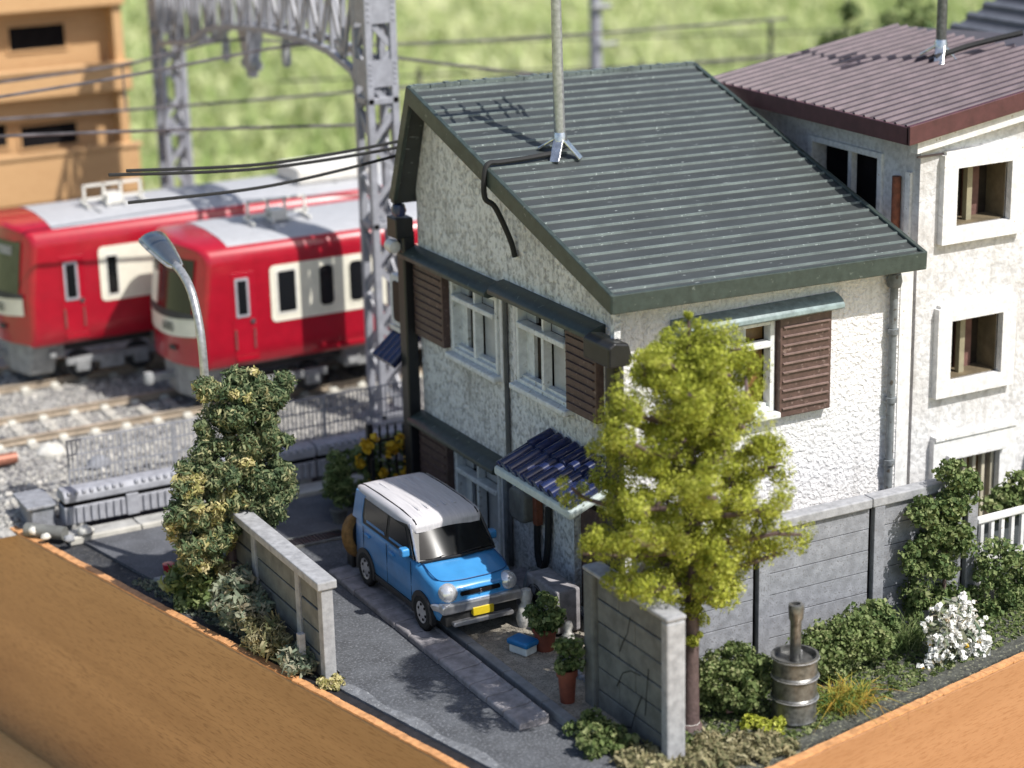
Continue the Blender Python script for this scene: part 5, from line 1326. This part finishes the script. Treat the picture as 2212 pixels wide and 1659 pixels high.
for i in range(len(ss) - 1):
    for k in range(npt - 1): mb.f.append((i * npt + k, i * npt + k + 1, (i + 1) * npt + k + 1, (i + 1) * npt + k))
    mb.f.append((i * npt + npt - 1, i * npt, (i + 1) * npt, (i + 1) * npt + npt - 1))
mb.f.append(tuple(range(npt))); mb.f.append(tuple((len(ss) - 1) * npt + k for k in range(npt))[::-1])
body = mb.build('body', m_blue, car, smooth=48)
# cabin: dark glass shell, blue pillars, white roof
def cab(s, z):
    hw_ = np.interp(z, [1.0, 1.42, 1.52], [.650, .585, .56]); return hw_
ws0, ws1, rw1, rw0 = .74, 1.10, 2.98, 3.04       # windscreen foot/top, rear top/foot
zc, zt_ = .985, 1.44
P = {}
g_ = MB()
gl_pts = [(-.64, ws0, zc), (.64, ws0, zc), (.575, ws1, zt_), (-.575, ws1, zt_), (-.655, rw0, zc + .02), (.655, rw0, zc + .02), (.585, rw1, zt_), (-.585, rw1, zt_)]
g_.add([cp_(*p) for p in gl_pts], [(0, 1, 2, 3), (1, 5, 6, 2), (5, 4, 7, 6), (4, 0, 3, 7), (3, 2, 6, 7)])
g_.build('cabin_glass', m_glass, car)
# bowed windscreen
wsb = MB(); nx_, nz_ = 10, 5
for j in range(nz_ + 1):
    for i in range(nx_ + 1):
        u = -1 + 2 * i / nx_; v = j / nz_; hw_ = .615 + (.55 - .615) * v; s = ws0 + (ws1 - ws0) * v - .07 * (1 - u * u) * (1 - .3 * v) + .03; z = zc + .02 + (zt_ - zc - .02) * v
        wsb.v.append(cp_(u * hw_, s - .012, z))
for j in range(nz_):
    for i in range(nx_): q_ = j * (nx_ + 1) + i; wsb.f.append((q_, q_ + 1, q_ + nx_ + 2, q_ + nx_ + 1))
wsb.build('windscreen', mat('car_glass', (0.012, 0.013, 0.014), .07, var=.2, spec=.28), car, smooth=True)
for sg in (-1, 1):
    MB().tube([cp_(sg * .635, ws0 + .03, zc), cp_(sg * .57, ws1 + .02, zt_ + .01)], .024, 8).build('pillar', m_silver if sg < 0 else m_black, car)
    # side frame: window openings in a body-coloured frame
    def sidept(s, z, off=0.0): return cp_(sg * (np.interp(z, [1.0, 1.44], [.656, .588]) + off), s, z)
    def sidepoly(name, pts, off0, off1, m, par):
        n = len(pts); v = [sidept(s, z, off0) for s, z in pts] + [sidept(s, z, off1) for s, z in pts]
        return MB().add(v, [tuple(range(n)), tuple(range(n, 2 * n))[::-1]] + [(i, (i + 1) % n, n + (i + 1) % n, n + i) for i in range(n)]).build(name, m, par)
    sidepoly('door_frame', [(ws0 + .10, .99), (2.72, .99), (2.78, 1.06), (2.74, 1.38), (2.62, 1.44), (1.16, 1.44)], .0, .012, m_black, car)
    w1_ = sidepoly('window', [(.98, 1.04), (1.72, 1.04), (1.72, 1.38), (1.22, 1.38)], .01, .018, m_glass, car)
    w2_ = sidepoly('window', [(1.82, 1.04), (2.55, 1.04), (2.62, 1.10), (2.60, 1.34), (2.54, 1.38), (1.82, 1.38)], .01, .018, m_glass, car)
    for (a_, b_, par) in ((1.02, 1.70, w1_), (1.86, 2.52, w2_)):
        sidepoly('window_trim', [(a_, 1.045), (b_, 1.045), (b_, 1.08), (a_ + .04, 1.08)], .016, .022, m_blue, par)
    sidepoly('rear_quarter', [(2.66, 1.0), (3.03, 1.0), (2.99, 1.44), (2.60, 1.44), (2.68, 1.38), (2.70, 1.10)], .002, .02, m_blue, car)
    # doors, handles, shut lines
    for s in (.92, 1.77, 2.62):
        MB().box(CX + sg * HWd * .999, CX + sg * (HWd * .999 + .004), CYF + s - .006, CYF + s + .006, CZ + .32, CZ + .95).build('shut_line', m_joint, car)
    for s in (1.58, 2.46):
        MB().box(CX + sg * (HWd - .01), CX + sg * (HWd + .03), CYF + s - .08, CYF + s + .08, CZ + .82, CZ + .87).build('door_handle', m_blue, car, bevel=.015)
    MB().prism(rrect(CYF + .95, CYF + 1.10, CZ + 1.00, CZ + 1.14, .04), 'x', CX + sg * .67, CX + sg * .80).build('mirror', m_blue, car, bevel=.025)
    MB().box(CX + sg * (HWd - .03), CX + sg * (HWd + .012), CYF + .75, CYF + 2.35, CZ + .20, CZ + .29).build('side_sill', m_black, car, bevel=.01)
    for s in (.56, 2.56):
        ar = MB(); n_ = 14; R0, R1 = .27, .345
        for k in range(n_ + 1):
            t = math.pi * (-.08 + 1.16 * k / n_)
            for R_ in (R0, R1):
                for xo in (HWd - .05, HWd + .022): ar.v.append(cp_(sg * xo, s - R_ * math.cos(t), .255 + R_ * math.sin(t)))
        for k in range(n_):
            a_ = k * 4; b_ = a_ + 4
            ar.f += [(a_, b_, b_ + 1, a_ + 1), (a_ + 1, b_ + 1, b_ + 3, a_ + 3), (a_ + 2, a_ + 3, b_ + 3, b_ + 2), (a_, a_ + 2, b_ + 2, b_)]
        ar.build('arch_trim', m_black, car, smooth=50)
        MB().lathe([(0, -.04 * sg), (.285, -.04 * sg), (.285, .004 * sg), (0, .006 * sg)], cp_(sg * HWd, s, .255), 'x', 24).build('wheel_well', m_joint, car)
        cw_ = (CX + sg * (HWd - .055), CYF + s, CZ + .268)
        o1 = .085 * sg
        wh = MB().lathe([(.17, -o1), (.235, -o1), (.268, -o1 * .6), (.270, o1 * .7), (.245, o1), (.185, o1 * 1.02), (.17, o1 * .9)], cw_, 'x', 28).build('wheel', m_rubber, car, smooth=40)
        rm_ = MB().lathe([(0, o1 * .75), (.06, o1 * .9), (.12, o1 * .72), (.165, o1 * .85), (.188, o1 * .98), (.19, o1 * .6), (.05, o1 * .2), (0, o1 * .2)], cw_, 'x', 28).build('rim', m_silver, wh, smooth=40)
        for k in range(6):
            an = k * math.pi / 3 + .3
            MB().lathe([(0, .0), (.024, 0), (.02, .006 * sg), (0, .006 * sg)], (cw_[0] + o1 * .80, cw_[1] + .118 * math.cos(an), cw_[2] + .118 * math.sin(an)), 'x', 8).build('rim_hole', m_joint, wh)
# roof shell
rfm = MB(); n_ = 12
secs_ = [(ws1 - .10, 1.425, .52, .02), (ws1 - .05, 1.46, .562, .035), (ws1 + .06, 1.475, .588, .06), (1.6, 1.48, .598, .085), (2.3, 1.48, .60, .085), (2.85, 1.475, .596, .07), (3.0, 1.46, .585, .05), (3.03, 1.42, .56, .02)]
for s, z, hw_, cr_ in secs_:
    ring = [(hw_ + .010, z - .09), (hw_ + .012, z - .03), (hw_ - .02, z + cr_ * .55), (hw_ - .09, z + cr_ * .85), (hw_ * .4, z + cr_ * .98), (0, z + cr_)]
    ring = ring + [(-x, zz) for x, zz in ring[-2::-1]]
    for x, zz in ring: rfm.v.append(cp_(x, s, zz))
m__ = 11
for i in range(len(secs_) - 1):
    for k in range(m__ - 1): rfm.f.append((i * m__ + k, i * m__ + k + 1, (i + 1) * m__ + k + 1, (i + 1) * m__ + k))
    rfm.f.append((i * m__ + m__ - 1, i * m__, (i + 1) * m__, (i + 1) * m__ + m__ - 1))
rfm.f.append(tuple(range(m__))); rfm.f.append(tuple((len(secs_) - 1) * m__ + k for k in range(m__))[::-1])
roof = rfm.build('roof', m_white, car, smooth=50)
for sg in (-1, 1):
    MB().tube([cp_(sg * .515, s, z) for s, z in ((1.02, 1.465), (1.10, 1.506), (1.5, 1.547), (2.3, 1.552), (2.85, 1.532), (3.0, 1.50))], .010, 6).build('roof_groove', m_joint, roof)
for k in range(5):
    x_ = -.30 + .15 * k
    MB().bar(cp_(x_, 1.35, 1.5615 - abs(x_) * .02), cp_(x_, 2.75, 1.557 - abs(x_) * .02), .05, .018).build('roof_bead', m_white, roof, bevel=.008)
# face of the car
MB().prism([(CX + x, CZ + z) for x, z in rrect(-.67, .67, .415, .57, .06)], 'y', CYF - .08, CYF + .10).build('bumper', m_silver, car, bevel=.03)
for sg in (-1, 1):
    pts = [cp_(sg * .60, .0, .495), cp_(sg * .685, .14, .495), cp_(sg * .70, .22, .495)]
    MB().tube(pts, [.06, .055, .02], 8).build('bumper_corner', m_silver, car, smooth=True)
    MB().lathe([(0, -.12), (.058, -.114), (.108, -.086), (.138, -.034), (.146, .03), (.128, .10)], cp_(sg * .49, .06, .70), 'y', 20).build('headlight', mat('lamp_silver', (0.72, 0.72, 0.74), .18, .55, var=.08), car, smooth=True)
    MB().lathe([(0, -.012), (.035, -.01), (.04, .01)], cp_(sg * .56, -.05, .495), 'y', 12).build('fog_light', m_silver, car, smooth=True)
MB().prism([(CX + x, CZ + z) for x, z in rrect(-.60, .60, .20, .435, .05)], 'y', CYF - .03, CYF + .2).build('lower_bumper', m_rubber, car, bevel=.02)
MB().prism([(CX + x, CZ + z) for x, z in rrect(-.33, .33, .645, .71, .03)], 'y', CYF - .022, CYF + .06).build('grille', m_joint, car, bevel=.006)
MB().tube([cp_(-.36, -.02, .735), cp_(0, -.03, .745), cp_(.36, -.02, .735)], .012, 6).build('grille_trim', m_blue, car)
MB().prism([(CX + x, CZ + z) for x, z in rrect(-.50, .50, .215, .29, .035)], 'y', CYF - .11, CYF - .01).build('skid_bar', m_silver, car, bevel=.015)
MB().prism([(CX + x, CZ + z) for x, z in rrect(-.17, .17, .325, .45, .015)], 'y', CYF - .098, CYF - .028).build('number_plate', m_yellow, car, bevel=.006)
text('badge', 'S', .085, Matrix.Translation(cp_(0, -.026, .672)) @ Matrix.Rotation(math.pi / 2, 4, 'X'), m_silver, car, .006)
text('badge', 'A', .045, Matrix.Translation(cp_(-.22, -.012, .735)) @ Matrix.Rotation(math.pi / 2, 4, 'X'), m_silver, car, .006)
for a_, b_ in (((-.42, .70, 1.0), (-.02, .74, 1.03)), ((.0, .69, 1.005), (.40, .72, 1.03))):
    MB().tube([cp_(*a_), cp_(*b_)], .012, 6).build('wiper', m_black, car)
# bonnet shut line: a shallow arc over the nose and up the sides
bl = [cp_(x, s, z) for x, s, z in ((-.585, .70, .975), (-.60, .40, .906), (-.54, .20, .858), (-.30, .115, .852), (0, .095, .855), (.30, .115, .852), (.54, .20, .858), (.60, .40, .906), (.585, .70, .975))]
MB().tube(curve_pts(bl, 40), .0075, 6).build('bonnet_line', mat('blue_line', (0.012, 0.07, 0.20), .5, var=.1), car)
MB().tube([cp_(-.62, .70, .99), cp_(0, .63, 1.0), cp_(.62, .70, .99)], .022, 6).build('cowl', m_black, car)

# ---------------------------------------------------------------- lime tree
tr_ = thing('lime_tree', (-.52, -2.66, 0), 'yellow green foam tree with brown plastic trunk beside the panel', 'tree')
TX, TY = -.52, -2.66
tk = MB().tube([(TX, TY, -.05), (TX + .01, TY, .9), (TX + .03, TY, 2.0), (TX, TY, 3.4), (TX - .03, TY, 4.8), (TX - .04, TY, 5.7)], [.125, .105, .095, .075, .05, .02], 10)
tk.tube([(TX - .02, TY, -.05), (TX - .02, TY, .06)], [.22, .17], 10)
bl_ = []; rt = random.Random(11)
tips = []
for k in range(40):
    z = 1.70 + 3.35 * (k / 39) ** .95; an = k * 2.4 + rt.random() * .6
    sdx = 1.22 if math.cos(an) < -.2 else 1.0
    reach = sdx * float(np.interp(z, [1.6, 2.1, 2.8, 3.6, 4.4, 5.0, 5.5], [.65, 1.12, 1.28, 1.15, .92, .55, .22])) * (.70 + .42 * rt.random())
    p0 = Vector((TX, TY, z)); p1 = Vector((TX + math.cos(an) * reach * .55, TY + math.sin(an) * reach * .55 * .85, z + .12)); p2_ = Vector((TX + math.cos(an) * reach, TY + math.sin(an) * reach * .85, z + .30))
    tk.tube([p0, p1, p2_], [.050, .036, .026], 7)
    tips.append((p0, p1, p2_))
    for q_ in range(3):
        f_ = .45 + .25 * q_; b0 = p0.lerp(p2_, f_); dv = Vector((rt.uniform(-1, 1), rt.uniform(-1, 1), rt.uniform(-.2, .9))) * .30
        tk.tube([b0, b0 + dv], [.028, .022], 6)
        bl_.append((tuple(b0 + dv * .8), .19 + .09 * rt.random()))
    for f_ in (.35, .62, .82, .98):
        if rt.random() < .88:
            b0 = p0.lerp(p2_, f_); bl_.append((tuple(b0 + Vector((rt.uniform(-.2, .2), rt.uniform(-.2, .2), rt.uniform(-.05, .22)))), .18 + .13 * rt.random()))
for z in np.linspace(1.35, 5.55, 20):
    r_ = .13 if z < 1.9 else .2
    bl_.append(((TX + rt.uniform(-.08, .08), TY + rt.uniform(-.1, .05), z), (r_, r_, .2)))
bl_.append(((TX - .05, TY, 5.78), (.06, .06, .14)))
tk.build('trunk', m_bark, tr_, smooth=50)
bl2 = []
for c_, r_ in bl_:
    r0 = r_ if not hasattr(r_, '__len__') else r_[0]
    for _ in range(4):
        d3 = _unit(1)[0]; bl2.append((tuple(np.array(c_) + d3 * r0 * .78), r0 * (.38 + .30 * rt.random())))
leaves('crown', l_tree, tr_, bl2, 200, .031, shell=.62, aspect=.75)
MB().lathe([(0, .10), (.13, .06), (.18, 0), (0, 0)], (TX, TY, .0), 'z', 10).build('root_glue', mat('clear_glue', (0.55, 0.55, 0.52), .1, var=.1), tr_, smooth=True)

# ---------------------------------------------------------------- tall shrub on the left wall and low plants
sh = thing('tall_shrub', (-4.25, 4.6, 0), 'tall dark green shrub with cream flecks over the left wall', 'shrub')
col_ = [(530, 838, 48), (500, 875, 55), (572, 862, 52), (540, 930, 66), (592, 930, 45), (470, 925, 42), (480, 985, 50), (562, 1000, 68), (600, 1045, 42), (505, 1040, 58), (425, 1020, 42), (575, 1090, 52), (515, 1110, 56), (440, 1085, 58), (398, 1060, 34), (418, 1145, 46), (468, 1165, 48), (540, 1150, 34), (408, 1205, 38), (448, 1225, 40), (390, 1120, 30), (440, 840, 18), (612, 830, 16)]
dark_, pale_ = [], []
for k, (xx, yy, rp) in enumerate(col_):
    Yk = 4.5 + .16 * math.sin(k * 2.7); q_ = on_y(xx, yy, Yk); r_ = rp / 141.0
    n_ = max(4, int(r_ * r_ * 95))
    dark_ += clumps(tuple(q_), (r_, r_ * .9, r_), n_, .155, shell=.45)
    if xx < 475 and yy > 990: pale_ += clumps(tuple(q_), (r_ * 1.02, r_ * .95, r_ * 1.02), int(n_ * .8), .11, shell=.7)
    elif k % 3 == 0: pale_ += clumps(tuple(q_), (r_, r_ * .95, r_), 4, .08, shell=.8)
leaves('foliage', l_shrub, sh, dark_, 300, .050, curl=True, aspect=1.3, shell=.25)
leaves('pale_foliage', l_shrub2, sh, pale_, 95, .050, curl=True, aspect=1.3, shell=.3)
MB().tube([(-4.75, 4.75, 0), (-4.72, 4.75, 1.2)], .07, 8).build('stem', m_bark, sh); MB().tube([(-4.3, 4.6, 0), (-4.2, 4.6, 1.6), (-3.95, 4.55, 3.0)], [.10, .08, .04], 8).build('stem', m_bark, sh)

def bush(name, label, mat_, cl, per, size, cat='bush', curl=False, aspect=1.0, group=None, base=None):
    c0 = base or cl[0][0]
    t = thing(name, (c0[0], c0[1], 0), label, cat, group)
    leaves('foliage', mat_, t, cl, per, size, curl=curl, aspect=aspect, zmin=.0)
    return t
def at(x, y, z=0.0): q_ = on_z(x, y, z); return float(q_[0]), float(q_[1])
# along the left wall
x_, y_ = at(430, 1290); bush('low_shrub', 'dark green low shrub at the foot of the tall shrub', l_bush, clumps((x_, y_, .22), (.5, .6, .35), 46, .14, zcut=.03), 60, .075, curl=True, aspect=1.8, group='low plants along the left wall')
x_, y_ = at(535, 1350); bush('sage_bush', 'grey green sprig bush beside the low plank wall', l_grey, clumps((x_ - .05, y_, .42), (.36, .65, .42), 56, .13, zcut=.03), 60, .085, curl=True, aspect=1.3, group='low plants along the left wall')
x_, y_ = at(600, 1430); bush('sage_sprigs', 'dry beige sprigs in front of the grey green bush', l_straw, clumps((x_ + .02, y_ + .35, .22), (.30, .55, .26), 34, .11, zcut=.03), 40, .085, curl=True, aspect=1.0, group='low plants along the left wall')
x_, y_ = at(650, 1455); bush('sage_tuft', 'small green tuft at the near end of the left wall', l_grey, clumps((x_ - .02, y_ + .12, .16), (.20, .35, .2), 24, .09, zcut=.03), 40, .075, curl=True, aspect=1.1, group='low plants along the left wall')
x_, y_ = at(718, 1478); bush('yellow_moss', 'patch of pale yellow moss at the end of the left wall', l_shrub2, clumps((x_, y_, .03), (.2, .22, .06), 22, .06, zcut=.02), 40, .05, cat='moss')
x_, y_ = at(365, 1235); tag(MB().lathe([(0, 0), (.08, 0), (.1, .14), (0, .15)], (x_, y_, 0), 'z', 10).build('red_marker', m_red, None, smooth=35), 'tiny red marker at the shrub foot by the street', 'marker')
MBt = MB().box(-.05, .05, -.05, .05, 0, .62)
pst = piece_at(MBt, 'white_post', m_conc_pale, None, (-4.36, 1.62, 0), bevel=.01); tag(pst, 'short white post leaning on the left wall', 'post')
# right garden
x_, y_ = at(1585, 1555); bush('round_bush', 'dense olive green bush left of the oil drum', l_bush, clumps((x_ + .12, y_ + .25, .46), (.60, .5, .46), 120, .13, zcut=.05), 90, .052, group='garden bushes')
x_, y_ = at(1830, 1465); bush('hedge_bush', 'olive green hedge between oil drum and white flowers', l_bush, clumps((x_ - .05, y_ + .15, .42), (.85, .36, .42), 130, .13, zcut=.05), 90, .052, group='garden bushes')
x_, y_ = at(1890, 1400); bush('wall_bush', 'low green bush at the foot of the garden wall', l_ivy, clumps((x_ - .1, y_ + .0, .35), (.5, .3, .35), 44, .14, zcut=.05), 60, .07, group='garden bushes')
iv = thing('ivy', (4.55, -1.75, 0), 'green ivy column climbing over the grey garden wall', 'ivy')
def ivp(x, y): q_ = on_y(x, y, -1.72); return np.array([q_[0], -1.72, q_[2]])
cl = []
for (xx, yy, r_) in ((2060, 1030, .22), (2085, 1060, .22), (2050, 1090, .26), (2000, 1100, .20), (2070, 1130, .26), (2020, 1160, .28), (1985, 1200, .26), (2040, 1220, .32), (1985, 1260, .28), (2060, 1280, .34), (2000, 1310, .30), (2075, 1175, .22)):
    cl += clumps(tuple(ivp(xx, yy)), (r_, .2, r_), 11, .12)
leaves('foliage', l_ivy, iv, cl, 90, .056, aspect=1.1); MB().tube([(4.6, -1.66, 0), (4.65, -1.62, 1.0), (4.8, -1.6, 2.0)], .03, 6).build('stem', m_bark, iv)
cl = []
for (xx, yy, r_) in ((2150, 1210, .34), (2200, 1240, .4), (2140, 1290, .36), (2200, 1330, .42), (2120, 1340, .3), (2225, 1270, .4)):
    q_ = on_y(xx, yy, -1.75); cl += clumps((q_[0], -1.75, q_[2]), (r_, .3, r_), 16, .15)
bush('corner_bush', 'large dark green bush at the right edge below railing', l_ivy, cl, 90, .056, group='garden bushes')
q_ = on_y(2165, 1080, -.75); bush('planter_bush', 'green plant with yellow specks behind the white railing', l_bush, clumps((q_[0], -.75, q_[2] - .1), (.45, .2, .32), 30, .11) + clumps((q_[0] + .4, -.75, q_[2] + .1), (.4, .2, .3), 20, .11), 50, .08, group='garden bushes')
wfb = thing('white_flower_bush', (2.6, -2.75, 0), 'bush covered in small white flowers at the tray edge', 'bush')
cl = []
for (xx, yy, r_) in ((2070, 1320, .2), (2030, 1350, .26), (2085, 1375, .3), (2040, 1410, .32), (2110, 1410, .22), (2010, 1450, .24), (2060, 1460, .3), (2000, 1485, .2)):
    q_ = on_y(xx, yy, -2.8); cl.append(((q_[0], -2.8, q_[2]), r_))
leaves('foliage', l_grey, wfb, [(c_, (r_ * .85, r_ * .6, r_ * .85)) for c_, r_ in cl], 150, .10, curl=True, aspect=.8)
fl = []
for c_, r_ in cl:
    for _ in range(44):
        d3 = _unit(1)[0] * (.85 + .55 * rng.random()); d3[1] = -abs(d3[1]) * .7; fl.append((tuple(np.array(c_) + d3 * np.array([r_, r_ * .8, r_])), .028))
tag(leaves('flowers', l_whitef, wfb, fl, 9, .066), kind='stuff')
tag(leaves('yellow_flowers', l_gold, wfb, [fl[i] for i in range(4, len(fl), 45)], 5, .05), kind='stuff')
tf = at(1830, 1530); n_ = 420
pts = np.stack([tf[0] + rng.normal(size=n_) * .20, tf[1] + .10 + rng.normal(size=n_) * .13, np.zeros(n_)], 1)
t = thing('grass_tuft', (tf[0], tf[1], 0), 'orange and green dry grass tuft right of the oil drum', 'grass tuft'); blades('blades', l_tuft, t, pts, .34, .011, 1.0)
tf = at(1960, 1400); pts = np.stack([tf[0] + rng.normal(size=200) * .13, tf[1] + rng.normal(size=200) * .08, np.zeros(200)], 1)
t = thing('grass_tuft', (tf[0], tf[1], 0), 'fine green grass tuft left of the white flowers', 'grass tuft'); blades('blades', l_ivy, t, pts, .5, .008, .7)
cl = []
for (xx, yy) in ((1530, 1610), (1560, 1635), (1600, 1610), (1630, 1640), (1500, 1640), (1660, 1610), (1690, 1625), (1530, 1655), (1580, 1655), (1480, 1655)):
    a_, b_ = at(xx, yy); cl += clumps((a_, b_, .05), (.2, .2, .07), 12, .06, zcut=.01)
bush('dry_scrub', 'pale dry scrub on the soil in front of the tree trunk', l_straw, cl, 60, .055, cat='scrub', curl=True, aspect=1.2)
cl = []
for (xx, yy) in ((1620, 1570), (1650, 1580), (1680, 1575)): a_, b_ = at(xx, yy); cl += clumps((a_, b_, .05), (.16, .13, .08), 12, .06, zcut=.02)
bush('lime_moss', 'bright lime green moss patch in front of the oil drum', l_tree, cl, 50, .045, cat='moss')
cl = []
for (xx, yy) in ((1265, 1590), (1300, 1610), (1340, 1625), (1280, 1630)): a_, b_ = at(xx, yy); cl += clumps((a_ + .02, b_ + .05, .17), (.2, .2, .18), 15, .09, zcut=.02)
bush('panel_bush', 'small green bush at the foot of the cracked concrete panel', l_bush, cl, 60, .06)
cl = []
for (xx, yy) in ((1360, 1650), (1400, 1640), (1380, 1670), (1420, 1665)): a_, b_ = at(xx, yy); cl += clumps((a_, b_, .06), (.17, .17, .10), 12, .06, zcut=.02)
bush('straw_tuft', 'straw coloured tuft before the near end of the panel', l_straw, cl, 44, .07, cat='grass tuft', curl=True, aspect=1.2)
# ground cover: scattered crumbs nobody could count
n_ = 5200; pts = []
_px = -1.0 + 7 * rng.random(n_); _py = -4.2 + 2.7 * rng.random(n_)
keep = (_py > -4.55 + .215 * (_px + 1.55) + .38) & (_px > -.95)
_c = np.stack([_px, _py, np.zeros(n_)], 1)[keep]
o = leaves('ground_cover', l_bush, None, [(tuple(c_), (.035, .035, .02)) for c_ in _c], 5, .05, zmin=.0)
tag(o, 'green and grey ground cover crumbs on the garden soil', 'ground cover', kind='stuff')
n_ = 1500; bb_ = 6.2 + 5.2 * rng.random(n_); aa_ = .28 + 1.25 * rng.random(n_)
_c = np.array([bx(a_, b_) for a_, b_ in zip(aa_, bb_)]); keep = _c[:, 0] < -4.22
o = leaves('ground_cover', l_grey, None, [(tuple(c_ - np.array([0, 0, .04])), (.04, .04, .02)) for c_ in _c[keep]], 5, .055)
tag(o, 'grey green crumbs on the soil between tray and left wall', 'ground cover', kind='stuff')

# ---------------------------------------------------------------- oil drum burner
dr = thing('oil_drum', (.80, -3.2, 0), 'old steel oil drum with chimney standing in the garden', 'drum')
R_ = .30; H_ = .94
prof = [(0, 0), (R_, 0), (R_ + .012, .03), (R_, .06), (R_, .29), (R_ + .02, .31), (R_ + .02, .35), (R_, .37), (R_, .60), (R_ + .02, .62), (R_ + .02, .66), (R_, .68), (R_, .88), (R_ + .022, .90), (R_ + .022, H_), (R_ - .015, H_), (R_ - .02, .86), (.0, .84)]
MB().lathe(prof, (.80, -3.2, .02), 'z', 30).build('barrel', m_steeldk, dr, smooth=32)
for z in (.35, .66, .935): MB().lathe([(R_ + .012, -.012), (R_ + .03, 0), (R_ + .012, .012)], (.80, -3.2, z - .0), 'z', 30).build('hoop', m_steel, dr, smooth=True)
MB().lathe([(.075, .84), (.078, 1.42), (.10, 1.46), (.108, 1.62), (.10, 1.66), (.06, 1.67), (.055, 1.5), (0, 1.5)], (.80, -3.2, .02), 'z', 16).build('chimney', m_steeldk, dr, smooth=40)
MB().lathe([(0, 0), (.045, 0), (.045, .07), (0, .08)], (.95, -3.08, .86), 'z', 10).build('bung', m_steel, dr, smooth=40)
a_, b_ = at(1600, 1548); tag(MB().tube([(a_ - .2, b_ + .05, .12), (a_ + .28, b_ - .05, .10)], .04, 8).build('pinkish_stick', mat('pink_wood', (0.42, 0.24, 0.20), .7, var=.3), None, smooth=40), 'pinkish stick lying before the oil drum', 'stick')
